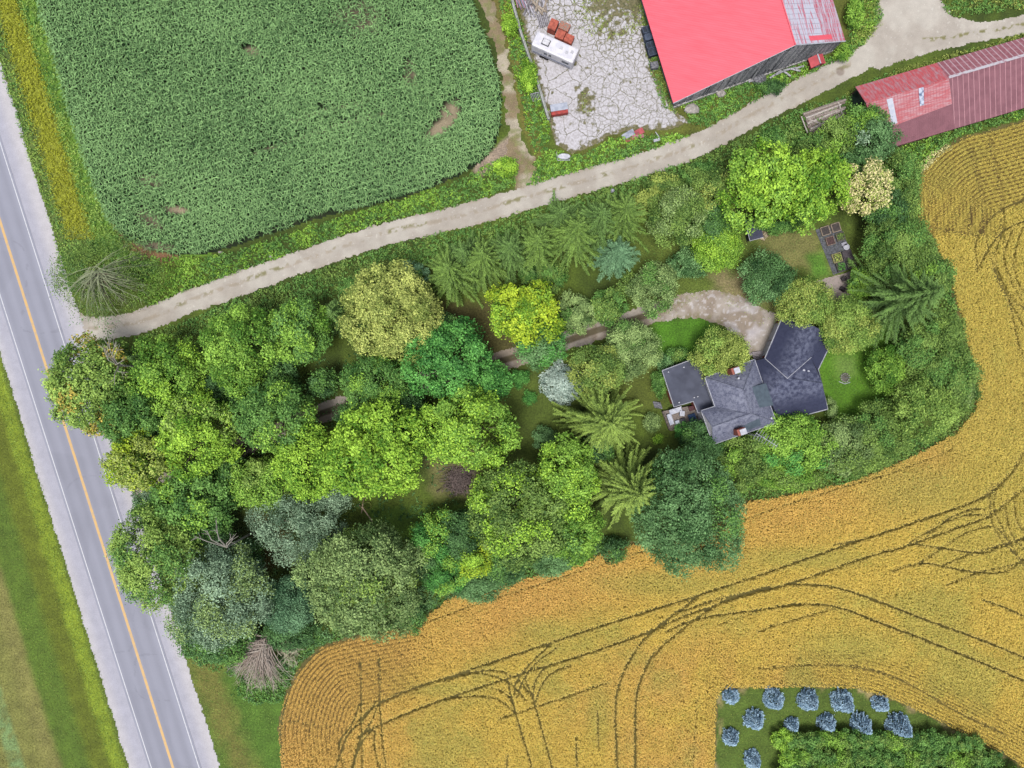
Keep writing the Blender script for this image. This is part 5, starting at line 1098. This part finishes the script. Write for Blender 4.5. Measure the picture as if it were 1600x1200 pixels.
# patio chairs
DKF = flat_mat('dark_fabric', (58, 50, 56), (44, 38, 44), sc=4)
for X, Y, a, lab in ((655, 915, .4, 'dark garden chair nearest the raised beds'), (640, 1045, 2.6, 'dark garden chair nearest the big spruce'), (385, 995, 1.2, 'dark chair at the left edge of gravel patio')):
    b = gx(X, Y, .05); r = root('garden_chair', lab, 'chair', b, 'dark chairs on the gravel patio'); MB().box(b + [0, 0, .42], (.62, .6, .08), a).build('seat', DKF, r, bevel=.02)
    d = np.array([-math.sin(a), math.cos(a), 0]); e = np.array([math.cos(a), math.sin(a), 0]); MB().box(b + d * .33 + [0, 0, .75], (.62, .08, .7), a).build('backrest', DKF, r, bevel=.02)
    for i in (-1, 1):
        MB().box(b + e * i * .34 + [0, 0, .6], (.08, .6, .05), a).build('armrest', DKF, r)
        for j in (-1, 1): MB().tube([b + e * i * .28 + d * j * .26, b + e * i * .28 + d * j * .26 + [0, 0, .42]], .025, 5).build('leg', DKF, r)
# stone ring with a pole on the lawn
fp = W(1320, 590); r = root('fire_pit', 'round stone fire pit with a pole on the lawn', 'fire pit', fp)
m = MB()
for k in range(12): a = 2 * pi * k / 12; m.blob(fp + [.62 * math.cos(a), .62 * math.sin(a), .12], (.17, .14, .14), k, 6, 4, .2)
m.build('stone_ring', flat_mat('ring_stone', (176, 176, 166), (120, 122, 112), sc=5), r); MB().disc(fp, .5, .04, 14).build('ashes', flat_mat('ash', (112, 108, 100), (80, 76, 70), sc=5), r)
MB().tube([fp, fp + [0, 0, 1.7]], .05, 6).build('pole', TRIM, r); MB().tube([fp + [-.9, -.6, .03], fp + [0, -.95, .03], fp + [.8, -.7, .03]], .06, 4).build('edging', TRIM, r)
# swing frame and ring
swg = root('swing_frame', 'wooden A frame swing with crossed legs under the lime tree', 'swing', W(566, 792))
z2 = lambda X, Y, z: W(540 + X / 7.27, 700 + Y / 7.27, z)
SWM = flat_mat('swing_wood', (232, 206, 180), (196, 168, 142), sc=4)
MB().tube([z2(185, 665, 2.1), z2(300, 830, 1.2)], .09, 6).build('beam', SWM, swg)
for a, b in (((215, 530, .1), (185, 680, 2.2)), ((150, 640, .1), (200, 700, 2.2)), ((180, 740, .1), (196, 640, 2.2)), ((245, 575, .1), (205, 540, 1.4)), ((305, 835, .05), (285, 800, 1.4))): MB().tube([z2(*a), z2(*b)], .06, 6).build('leg', SWM, swg)
rc = z2(250, 655, .1); m = MB(); m.tube([rc + [.55 * math.cos(a), .55 * math.sin(a), 0] for a in np.linspace(0, 2 * pi, 15)], .13, 6)
tag(m.build('hoop', flat_mat('faded_green_hoop', (128, 146, 36), (104, 124, 34), sc=4), org=rc - [0, 0, .1]), 'faded yellow green hoop lying beside the swing frame', 'hoop')
# brush pile
rg = np.random.default_rng(55); n = 420; c0 = W(718, 748); a = rg.uniform(0, pi, n); P0 = c0 + np.stack([rg.normal(size=n) * .95, rg.normal(size=n) * .9, rg.uniform(.05, .9, n)], 1); dv = np.stack([np.cos(a), np.sin(a), rg.normal(size=n) * .15], 1) * rg.uniform(.6, 1.5, (n, 1))
V, F = strips(rg, P0 - dv, P0 + dv, rg.uniform(0, .2, n), rg.uniform(.05, .11, n)); tag(quads('brush_pile', V, F, LEAF, fcol=alb((116, 100, 96), 1) * rg.uniform(.45, 1.5, (n, 1)).repeat(4, 0).reshape(n, 4, 1).transpose(1, 0, 2).reshape(-1, 1), org=c0), 'dark brown pile of cut branches on the grove lawn', 'brush pile')

# ---------------------------------------------------------------- trees
def T_(label, cx, cy, rx, ry, h, pal, leaf=.40, cat='tree', name=None, **k):
    global SEED; SEED += 1
    nm = name or ('deciduous_tree' if cat == 'tree' else 'shrub')
    return broadleaf(nm, label, cat, cx, cy, rx, ry, h, pal, SEED, leaf, **k)
def Sh(label, cx, cy, rx, ry, h, pal, leaf=.3, **k): return T_(label, cx, cy, rx, ry, h, pal, leaf, cat='shrub', clump=k.pop('clump', .24), **k)
SEED = 1000
T_('orange tinted tree overhanging the road at the grove corner', 148, 606, 74, 76, 13, 'cedar', .42, mix2=('autumn', .25), gap=.05, lobes=32)
T_('green tree behind the orange tinted roadside tree', 205, 640, 48, 62, 11, 'mid', .38)
T_('bright green tree beside the lane mouth, right of the orange one', 262, 583, 56, 58, 12, 'bright', .36, mix2=('lime', .3))
T_('bright green tree second from the road in the lane row', 377, 545, 56, 66, 13, 'bright', .36)
T_('mid green tree just left of the small grey spruce', 468, 520, 46, 54, 12, 'bright', .36, mix2=('mid', .5))
T_('big pale yellow green willow beside the lane hedge', 612, 492, 74, 78, 14, 'willow', .34, clump=.3, name='willow_tree')
T_('mid green tree between the pale willow and the lime crown', 587, 598, 54, 48, 10, 'mid', .34, mix2=('bright', .4))
T_('rich emerald maple with pointed leaves above the driveway', 698, 562, 64, 64, 13, 'emerald', .40)
T_('low emerald tree right of the big emerald maple', 765, 598, 34, 34, 8, 'emerald', .34)
T_('biggest lime green crown in the middle of the grove', 587, 703, 82, 78, 15, 'lime', .44, gap=.1)
T_('lime green crown right of the biggest lime crown', 728, 672, 80, 62, 14, 'bright', .42, mix2=('lime', .6), gap=.1)
T_('mid green and lime tree near the middle of the west grove', 430, 650, 58, 62, 13, 'mid', .38, mix2=('bright', .5))
T_('yellow green tree with glossy tips inside the west grove', 315, 678, 64, 62, 13, 'lime', .38, mix2=('cedar', .4))
T_('olive yellow tree reaching over the shoulder of the road', 225, 722, 52, 50, 11, 'yellow', .38, mix2=('ol2', .65))
T_('lime tree left of the biggest lime crown', 482, 722, 50, 64, 12, 'lime', .38, gap=.08)
T_('soft green round tree under the lime trees of the west grove', 410, 755, 50, 42, 9, 'cedar', .34, mix2=('bright', .6))
T_('dark tree with light leaf tips near the road', 308, 782, 66, 56, 11, 'mid', .44, mix2=('bright', .25))
T_('large feathery green tree leaning over the yellow centre line', 252, 868, 76, 76, 13, 'cedar', .36, mix2=('mid', .35), lobes=34)
T_('big silvery grey green tree at the lower road corner', 345, 930, 76, 84, 13, 'silver', .32, gap=.12, clump=.4, mix2=('grey', .4))
T_('green tree under the silvery corner tree', 335, 998, 60, 38, 8, 'mid', .34, mix2=('dark', .4))
T_('open silvery blue tree left of the swing frame', 462, 822, 66, 56, 9, 'silver', .3, gap=.45, clump=.45)
T_('small silvery tree beside the swing frame', 524, 772, 26, 34, 7, 'silver', .28, gap=.35, clump=.35)
T_('broad grey green crown at the edge of the wheat', 568, 906, 90, 90, 14, 'grey', .38, mix2=('cedar', .25))
T_('round teal evergreen left of the broad grey green crown', 450, 945, 42, 46, 8, 'teal', .26, lobes=22)
T_('low dark shrub tree below the teal evergreen', 455, 988, 44, 22, 6, 'dark', .3)
T_('bright green small tree right of broad grey crown, upper one', 680, 840, 38, 40, 8, 'emerald', .3, mix2=('bright', .5))
T_('bright green small tree right of broad grey crown, lower one', 695, 895, 38, 32, 7, 'emerald', .28, mix2=('bright', .35))
T_('small yellow green tree near the wheat edge', 745, 868, 32, 34, 8, 'lime', .3, gap=.25, mix2=('yellow', .4))
T_('dark green bush standing into the wheat', 745, 908, 42, 30, 5, 'blueg', .28)
T_('dark tree between the two bright small trees and big pale crown', 722, 835, 34, 40, 8, 'dark', .32)
T_('huge pale green crown left of the yellow spruces', 812, 800, 82, 74, 14, 'hedge', .38, mix2=('lime', .3), gap=.05)
T_('bright green crown touching the two big spruces', 884, 745, 50, 62, 13, 'bright', .38, mix2=('lime', .35))
T_('green crown below the bright one beside the spruces', 895, 830, 46, 44, 10, 'bright', .36, mix2=('mid', .3))
T_('dark blue green bush at the wheat edge below pale crown', 865, 872, 34, 26, 6, 'blueg', .28)
T_('big dark blue green tree standing into the wheat', 1076, 802, 78, 98, 14, 'blueg', .34, mix2=('mid', .15))
T_('glowing yellow maple beside the lane spruces', 822, 492, 56, 54, 12, 'yellow', .42, gap=.1, mix2=('lime', .25))
T_('blue green tree tucked against the yellow maple', 845, 540, 36, 36, 9, 'blueg', .32, mix2=('emerald', .4))
T_('olive tree right of the little silver blue spruce', 934, 578, 42, 40, 8, 'hedge', .3, mix2=('ol2', .3))
T_('rounded grey green apple tree beside the driveway', 985, 546, 45, 43, 6, 'grey', .28, mix2=('mid', .2))
T_('grey green tree above the driveway bend', 1022, 450, 36, 38, 6, 'grey', .28, mix2=('mid', .25))
Sh('small light green bush below the teal spruce', 987, 446, 22, 18, 3.5, 'hedge')
Sh('grey green bush on the upper edge of driveway, left one', 900, 490, 30, 34, 4.5, 'grey', mix2=('mid', .4))
Sh('green bush on the upper edge of driveway, right one', 950, 480, 28, 30, 4.5, 'mid', mix2=('hedge', .4))
T_('grey olive drooping tree above the lawn gap', 1060, 338, 44, 44, 9, 'hedge', .3, mix2=('grey', .5))
T_('huge bright lime crown beside the garden shed, left half', 1190, 290, 66, 62, 14, 'lime', .44, gap=.06, mix2=('bright', .35))
T_('huge bright lime crown above the garden beds, right half', 1262, 295, 56, 56, 13, 'lime', .44, mix2=('bright', .3))
T_('cream flowering tree right of the huge lime crown', 1350, 294, 40, 40, 9, 'ol2', .34, flower=(.55, (244, 234, 170)))
T_('round lime tree left of the garden shed', 1120, 384, 40, 36, 6, 'lime', .26, mix2=('bright', .4), lobes=24)
Sh('dark grey green bush below left of the round lime tree', 1075, 412, 30, 25, 3.5, 'blueg')
T_('dark teal green crab tree on the lawn', 1200, 434, 42, 38, 6, 'dark', .28, mix2=('blueg', .5))
T_('olive lime tree over the top of the garage roof', 1258, 472, 44, 36, 7, 'cedar', .26, lobes=26, mix2=('ol2', .5))
T_('olive lime tree at the right corner of the garage roof', 1322, 508, 44, 44, 7, 'cedar', .26, lobes=26, mix2=('ol2', .5))
T_('round olive lime tree covering the corner of the flat roof', 1127, 556, 45, 37, 8, 'ol2', .26, lobes=26, mix2=('cedar', .5))
T_('round dense green tree on the right lawn', 1386, 577, 28, 36, 5, 'bright', .26, lobes=20)
Sh('slim pale green shrub against the east house end', 1298, 640, 7, 19, 2.4, 'grey', .2)
Sh('round bush with glossy leaves beside the gravel patio', 1345, 444, 20, 26, 3.5, 'bright', mix2=('mid', .3))
T_('bright leafy tree hugging the lower house wall', 1238, 692, 58, 50, 7, 'bright', .34, mix2=('emerald', .3))
T_('green tree below the house antenna', 1160, 720, 42, 44, 7, 'hedge', .3, mix2=('bright', .5))
T_('dark green tree under the lower left house corner', 1098, 692, 36, 36, 6, 'dark', .28, mix2=('mid', .3))
T_('grey green hedge tree right of bright leafy tree', 1318, 695, 46, 44, 6, 'grey', .28, mix2=('hedge', .4))
T_('olive green hedge tree near the wheat bend', 1375, 672, 44, 44, 6, 'hedge', .28, mix2=('mid', .3))
T_('feathery lime cedar standing over the hedge bend', 1440, 640, 46, 42, 9, 'cedar', .3, clump=.4)
T_('rounded dark hedge tree at the right bend of the wheat', 1480, 592, 40, 54, 7, 'hedge', .28, mix2=('mid', .5))
T_('dark hedge tree above the right bend', 1440, 545, 38, 46, 7, 'hedge', .28, mix2=('mid', .5))
T_('dense dark green tree above the largest spruce, left', 1395, 385, 48, 48, 8, 'hedge', .28, mix2=('mid', .4))
T_('pale edged green tree above the largest spruce, right', 1428, 400, 30, 36, 7, 'hedge', .28, mix2=('bright', .3))
T_('green tree under the cream flowering tree', 1385, 335, 34, 32, 7, 'dark', .3, mix2=('mid', .4))
T_('tall hedge tree between shed roof and wheat corner', 1405, 280, 32, 40, 7, 'hedge', .3, mix2=('mid', .5))
T_('dark blue grey tree beside the end of the shed', 1362, 222, 36, 34, 8, 'blueg', .3, gap=.1, mix2=('silver', .25))
T_('dark green tree touching the shed roof corner', 1350, 190, 32, 24, 6, 'mid', .28, mix2=('bright', .4))
T_('green tree right above the lime crown', 1310, 215, 32, 32, 7, 'hedge', .3, mix2=('bright', .4))
T_('green tree just below the log pile', 1272, 236, 34, 24, 6, 'hedge', .3, mix2=('mid', .4))
Sh('hedge bush at the lane edge left of log pile', 1222, 216, 30, 20, 3.5, 'mid', mix2=('hedge', .4))
T_('shady green tree at the right of the lime crown', 1330, 258, 28, 24, 7, 'dark', .3)
T_('olive hedge tree left of the huge lime crown', 1120, 300, 38, 34, 8, 'hedge', .3, mix2=('ol2', .4))
T_('dark green tree beneath the olive hedge tree', 1110, 345, 28, 34, 7, 'mid', .3, mix2=('dark', .5))
Sh('hedge bush beside the lane above olive hedge tree', 1095, 272, 30, 18, 3, 'mid', mix2=('hedge', .5))
Sh('lane hedge bush below the white verge stone', 1040, 292, 34, 20, 3.5, 'hedge', mix2=('ol2', .4))
Sh('yellowish lane hedge bush above the grey olive tree', 1020, 318, 34, 24, 4, 'ol2', mix2=('hedge', .5))
Sh('dark bush in the shade between garden shed and lime crown', 1218, 345, 40, 18, 3.5, 'mid')
Sh('bushy hedge plant above the pale willow', 560, 450, 30, 18, 3, 'mid')
Sh('teal bush between pale willow and first lane spruce', 645, 430, 26, 18, 4, 'teal', mix2=('mid', .4))
Sh('green bush at the foot of the lane spruces', 850, 430, 40, 24, 3, 'mid', mix2=('hedge', .3))
Sh('small round green bush on the dark grove lawn', 812, 592, 13, 13, 1.6, 'emerald', .2)
Sh('small blue green bush below left of the silver blue spruce', 828, 622, 10, 10, 1.3, 'emerald', .2)
Sh('low bush left of the lower big spruce', 850, 682, 20, 14, 2, 'blueg', .24)
Sh('bush beside the flat roof corner', 1030, 598, 13, 20, 2.2, 'mid', .22)
Sh('pale bush left of the garden steps', 1018, 660, 14, 14, 1.8, 'grey', .22)
Sh('small yellow green bush beside the deck', 1028, 686, 7, 6, 1.2, 'lime', .2)
Sh('bush above the flat roof near the covering tree', 1060, 555, 22, 12, 2.2, 'mid', .22, mix2=('hedge', .4))
Sh('bushes against the flat roof wall under the oval lawn', 1040, 566, 16, 12, 2, 'blueg', .22)
Sh('green bush below the dark lower house corner', 1070, 672, 16, 12, 2, 'emerald', .22)
Sh('bush at the top of weedy verge beside the corn corner', 790, 262, 20, 13, 2.2, 'lime', .26)
Sh('bright bush beside the low wall', 826, 118, 14, 24, 2.6, 'lime', .26)
Sh('lime bush outside the upper end of the low wall', 796, 38, 12, 16, 2.2, 'lime', .24)
Sh('bush below the barn wall in the weeds', 1205, 136, 22, 10, 1.8, 'dark', .25, mix2=('mid', .4))
Sh('light green bush beside the top right barn corner', 1335, 20, 12, 22, 2.6, 'bright', .26)
Sh('green bush at the lower right corner of barn', 1318, 84, 14, 12, 2, 'bright', .26)
Sh('dark bush on the shoulder beside the lower grove', 232, 785, 22, 20, 3.5, 'silver', .26, gap=.25, mix2=('dark', .5))
def bare_limbs(px, py, z, L, a0, a1, n, seed, label):
    rg = np.random.default_rng(seed); A = W(px, py, z); b = np.array([A[0], A[1], 0]); m = MB(); r = root('bare_tree', label, 'tree', b)
    m.tube([b, A - [0, 0, 2.5]], [.2, .12], 6); m.build('trunk', flat_mat('grey_bark', (186, 180, 170), (150, 146, 136), sc=5), r); m = MB()
    for j in range(n):
        a = rg.uniform(a0, a1); l = L * rg.uniform(.5, 1); q = A + [math.cos(a) * l, math.sin(a) * l, rg.uniform(-.3, .3)]; p = A + [0, 0, -2.5]; mid = (p + q) / 2 + [rg.normal() * .2, rg.normal() * .2, .9]
        m.tube([p, mid, q], [.09, .06, .025], 5)
        for k in range(3): f = rg.uniform(.3, .9); c = mid * (1 - f) + q * f; a2 = a + rg.normal() * .7; m.tube([c, c + [math.cos(a2) * .9, math.sin(a2) * .9, .1]], [.035, .015], 4)
    m.build('limbs', flat_mat('grey_bark', (186, 180, 170)), r)
bare_limbs(168, 570, 15.5, 3.6, -1.2, 2.2, 9, 5, 'bare grey limbs poking out of the orange tinted roadside tree')
bare_limbs(342, 862, 14.5, 4.2, .6, 2.6, 6, 6, 'pale bare trunk with twigs at the top of silvery corner tree')
T_('pale edged hedge tree bulging into the wheat at the right bend', 1500, 600, 24, 44, 6, 'hedge', .28, mix2=('grey', .3))
T_('hedge tree right below the largest spruce', 1472, 520, 34, 34, 6, 'hedge', .28, mix2=('cedar', .3))
T_('green hedge tree behind the crown of largest spruce', 1462, 430, 26, 30, 6, 'hedge', .28, mix2=('mid', .3))
T_('narrow hedge tree at the wheat corner above the row ends', 1412, 318, 22, 30, 6, 'hedge', .28, mix2=('cedar', .3))
T_('green hedge tree between bright leafy tree and olive hedge tree', 1345, 715, 40, 24, 5, 'hedge', .28, mix2=('cedar', .3))
T_('low hedge tree along the wheat below the bright leafy tree', 1230, 742, 54, 22, 4, 'bright', .28, mix2=('hedge', .5))
# dark understory trees that close the grove from below
rgu = np.random.default_rng(404)
for i, (cx, cy, r_, lab) in enumerate(((330, 612, 34, 'dark low tree between the two bright lane trees'), (378, 610, 34, 'dark tree behind the mid green and lime tree'), (300, 640, 30, 'dark low tree left of the yellow green tree'), (250, 680, 36, 'dark low tree behind the olive yellow tree'), (365, 740, 28, 'dark low tree between yellow green and soft green trees'),
     (505, 600, 22, 'dark low tree beside the mown strip'), (640, 640, 30, 'dark low tree under the emerald maple'), (655, 690, 24, 'dark low tree between both lime crowns'), (545, 650, 20, 'dark low tree beside the driveway in the grove'), (330, 840, 34, 'dark low tree between feathery and silvery trees'), (385, 870, 26, 'dark low tree above the silvery corner tree'),
     (640, 960, 26, 'thin dark bush between the broad crown and the wheat'), (660, 880, 28, 'dark low tree beside the broad grey green crown'), (790, 880, 34, 'dark low tree under the huge pale crown'), (935, 700, 24, 'dark low tree between bright crown and spruces'), (960, 860, 20, 'dark low bush between the spruces and wheat'),
     (440, 580, 26, 'dark low tree under the mid green lane tree'), (700, 510, 20, 'dark low tree above the emerald maple'), (1130, 660, 18, 'dark bush under the lower house eave'), (1180, 660, 20, 'dark bush between antenna and house wall'))):
    T_(lab, cx, cy, r_, r_, 7 if i not in (11, 15, 18, 19) else 3, 'dark', .32, mix2=('mid', .4))
# spruces: tip pixel, radius in metres, height
SP = [('tall yellow green spruce with star shaped branches, upper one', 958, 665, 8.8, 17, 'spruce', dict(arm=12, wh=.62, tw=.8, var=.4, droop=.42)), ('tall yellow green spruce with star shaped branches, lower one', 1003, 778, 8.8, 17.5, 'spruce', dict(arm=12, wh=.62, tw=.8, var=.4, droop=.42)),
      ('largest spruce with long dark branches at the right hedge', 1476, 452, 9.6, 17, 'sprucedk', dict(arm=7, wh=.95, tw=.9, droop=.3)), ('small grey spruce left of the pale willow', 514, 486, 4.6, 11, 'sprucedk', {}),
      ('first spruce of the lane row, beside the pale willow', 698, 414, 6.24, 13, 'lanesp', {}), ('second spruce of the lane row, slightly behind', 722, 390, 5.25, 12, 'sprucedk', {}), ('third spruce of the lane row', 752, 393, 6.0, 13, 'lanesp', {}),
      ('fourth spruce of the lane row', 797, 380, 5.75, 13, 'sprucedk', {}), ('fifth spruce of the lane row above the yellow maple', 842, 370, 6.0, 13, 'lanesp', {}), ('sixth spruce of the lane row, widest and olive', 906, 350, 6.72, 14, 'lanesp', {}),
      ('seventh spruce of the lane row', 945, 330, 6.24, 13, 'sprucedk', {}), ('eighth spruce of the lane row, above the teal spruce', 985, 318, 6.24, 13, 'lanesp', {}), ('teal blue spruce at the end of the lane row', 972, 388, 4.6, 9, 'teal', dict(tw=1.1, arm=10, wh=.4)),
      ('ninth spruce of the row, behind the seventh', 880, 328, 5.46, 10, 'sprucedk', {}), ('dark spruce hidden left of the first grove spruce', 200, 560, 3.6, 12, 'sprucedk', {})]
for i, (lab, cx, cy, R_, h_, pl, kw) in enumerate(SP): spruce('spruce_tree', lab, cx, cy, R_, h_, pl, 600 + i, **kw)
cone_tree('blue_spruce', 'silver blue spruce standing alone on the grove lawn', 880, 597, 3.5, 5.5, 'silverb', 640)
BS = [(1144, 1090, 1.45, 2.6, 'blue spruce at the top left corner of its plot'), (1212, 1097, 1.75, 3.6, 'blue spruce second in the upper row'), (1267, 1098, 1.75, 3.8, 'blue spruce third in the upper row'), (1322, 1101, 1.8, 4.0, 'blue spruce fourth in the upper row'), (1379, 1102, 1.45, 2.9, 'blue spruce at the right end of upper row'),
      (1182, 1129, 1.7, 3.2, 'blue spruce at the left of the second row'), (1240, 1135, 1.2, 2.5, 'smallest dark blue spruce in the second row'), (1295, 1133, 1.5, 3.0, 'blue spruce in the middle of the second row'), (1351, 1136, 1.7, 3.7, 'blue spruce fourth in the second row'), (1411, 1139, 1.95, 4.2, 'largest blue spruce at the right end of second row'),
      (1144, 1156, 1.45, 3.0, 'blue spruce below the corner one, left column'), (1179, 1191, 1.5, 3.0, 'blue spruce cut by the bottom edge of the photo')]
for i, (cx, cy, R_, h_, lab) in enumerate(BS): cone_tree('blue_spruce', lab, cx, cy, R_, h_, 'blue', 650 + i, 'young blue spruces in the plot')
# shrub row at the bottom of the plot
rgh = np.random.default_rng(71); HR = []
for i in range(18):
    cx = 1222 + i * 21.5; HR.append((cx, 1156 + 12 * sstep(1420, 1600, cx) + rgh.uniform(-3, 3), 1)); HR.append((cx + 8, 1184 + rgh.uniform(-3, 3), 2)); HR.append((cx - 2, 1212 + rgh.uniform(-3, 3), 3))
HR = [q for q in HR if q[0] < 1512 + (q[1] - 1150) * 1.7]
ORD = 'first second third fourth fifth sixth seventh eighth ninth tenth eleventh twelfth thirteenth fourteenth fifteenth sixteenth seventeenth eighteenth nineteenth twentieth'.split()
cnt = {1: 0, 2: 0, 3: 0}
for cx, cy, k_ in sorted(HR, key=lambda q: q[0]):
    w_ = ORD[cnt[k_]]; cnt[k_] += 1; pl = 'bright' if rgh.uniform() < .25 or cx < 1240 else 'mid'
    Sh(('lime tinted' if cx < 1240 else 'bright green' if pl == 'bright' else 'dark green') + ' thicket bush, ' + w_ + ' from the left in the ' + ('upper', 'middle', 'lowest')[k_ - 1] + ' line', cx, cy, 15 + rgh.uniform(-3, 4), 14 + rgh.uniform(-3, 3), 2.6 + rgh.uniform(-.5, .7), pl, .26, group='bushes of the thicket below the blue spruces', mix2=('hedge' if cx > 1240 else 'lime', .3), lobes=12)

# dry branches: old willow over the lane mouth and the dead brush by the wheat
def fanned(name, label, cat, apex_px, h, L, spread, n, seed, c1, c2, leaves=None, z1=1.0, a_rng=(0, 6.283)):
    rg = np.random.default_rng(seed); A = W(*apex_px, h * .75); b = np.array([A[0], A[1], 0.0]); r = root(name, label, cat, b)
    a = rg.uniform(*a_rng, n); l_ = L * rg.uniform(.45, 1.05, n); P0 = np.repeat(A[None], n, 0) + rg.normal(size=(n, 3)) * [.5, .5, .5]
    P1 = P0 + np.stack([np.cos(a) * l_, np.sin(a) * l_, -rg.uniform(.15, .75, n) * l_ * z1], 1); P1[:, 2] = np.maximum(P1[:, 2], .3)
    V1, F1 = strips(rg, P0, P1, l_ * .2, rg.uniform(.07, .14, n), 5); t = rg.uniform(.35, .9, n * 2); i2 = rg.integers(0, n, n * 3); t = rg.uniform(.3, .95, n * 3)
    Q0 = P0[i2] * (1 - t[:, None]) + P1[i2] * t[:, None]; Q0[:, 2] += l_[i2] * .2 * 4 * t * (1 - t); a2 = a[i2] + rg.normal(size=n * 3) * .6; l2 = rg.uniform(.5, 1.5, n * 3)
    Q1 = Q0 + np.stack([np.cos(a2) * l2, np.sin(a2) * l2, -rg.uniform(0, .6, n * 3) * l2], 1); V2, F2 = strips(rg, Q0, Q1, l2 * .05, rg.uniform(.04, .08, n * 3), 3)
    k1 = rg.uniform(size=(n, 1)); k2 = rg.uniform(size=(n * 3, 1)); cc = lambda k: alb(c1, 1.1) * (1 - k) + alb(c2, 1.1) * k
    quads('twigs', np.concatenate([V1, V2]), np.concatenate([F1, F2 + len(V1)]), LEAF, r, fcol=np.concatenate([np.tile(cc(k1), (5, 1)), np.tile(cc(k2), (3, 1))]))
    m = MB(); m.tube([b, b + [.1, .05, h * .35], A], [.3, .22, .12], 7)
    for j in range(0, n, max(1, n // 7)): m.tube([A, P0[j] * .45 + P1[j] * .55 + [0, 0, l_[j] * .18], P1[j]], [.12, .07, .03], 5)
    m.build('trunk', BARK, r); return r, A
r, A = fanned('willow_tree', 'half bare grey willow at the mouth of gravel lane', 'tree', (152, 428), 8, 7.4, 1, 110, 81, (116, 128, 94), (166, 176, 138), a_rng=(-2.9, .7))
rg = np.random.default_rng(83); n = 2600; cl = 260; a = rg.uniform(0, 6.283, cl); l_ = 7.8 * np.sqrt(rg.uniform(.12, 1, cl)); cp = np.stack([A[0] + np.cos(a) * l_ * 1.05, A[1] + np.sin(a) * l_ * .72, 6.5 - .35 * l_], 1); i = rg.integers(0, cl, n * 4)
P = cp[i] + rg.normal(size=(n * 4, 3)) * [.5, .5, .35]; V, F = leafcards(rg, P, rg.normal(size=(n * 4, 3)) + [0, 0, .6], .21, .5); quads('crown', V, F, LEAF, r, fcol=pick(rg, 'hedge', rg.uniform(size=n * 4) * .9))
n = 1100; cl = 46; l_ = rg.uniform(4.5, 9.6, cl); a = rg.uniform(2.6, 4.7, cl); cp = np.stack([A[0] + np.cos(a) * l_ * .95, A[1] + np.sin(a) * l_ * .85, np.maximum(5.0 - .35 * l_, 1.2)], 1); i = rg.integers(0, cl, n)
P = cp[i] + rg.normal(size=(n, 3)) * [.6, .6, .3]; V, F = leafcards(rg, P, rg.normal(size=(n, 3)) + [0, 0, .6], .22, .55); quads('outer_leaves', V, F, LEAF, r, fcol=pick(rg, 'blueg', rg.uniform(size=n)))
fanned('dead_bush', 'dead grey brown bush at the road end of the wheat', 'bush', (414, 1006), 4.6, 7.6, 1, 330, 85, (150, 132, 120), (206, 194, 182), a_rng=(2.7, 5.2), z1=.5)
fanned('dead_bush', 'small pale dead bush beside the larger dead one', 'bush', (450, 1018), 2.4, 1.8, 1, 70, 86, (176, 170, 140), (206, 204, 176))
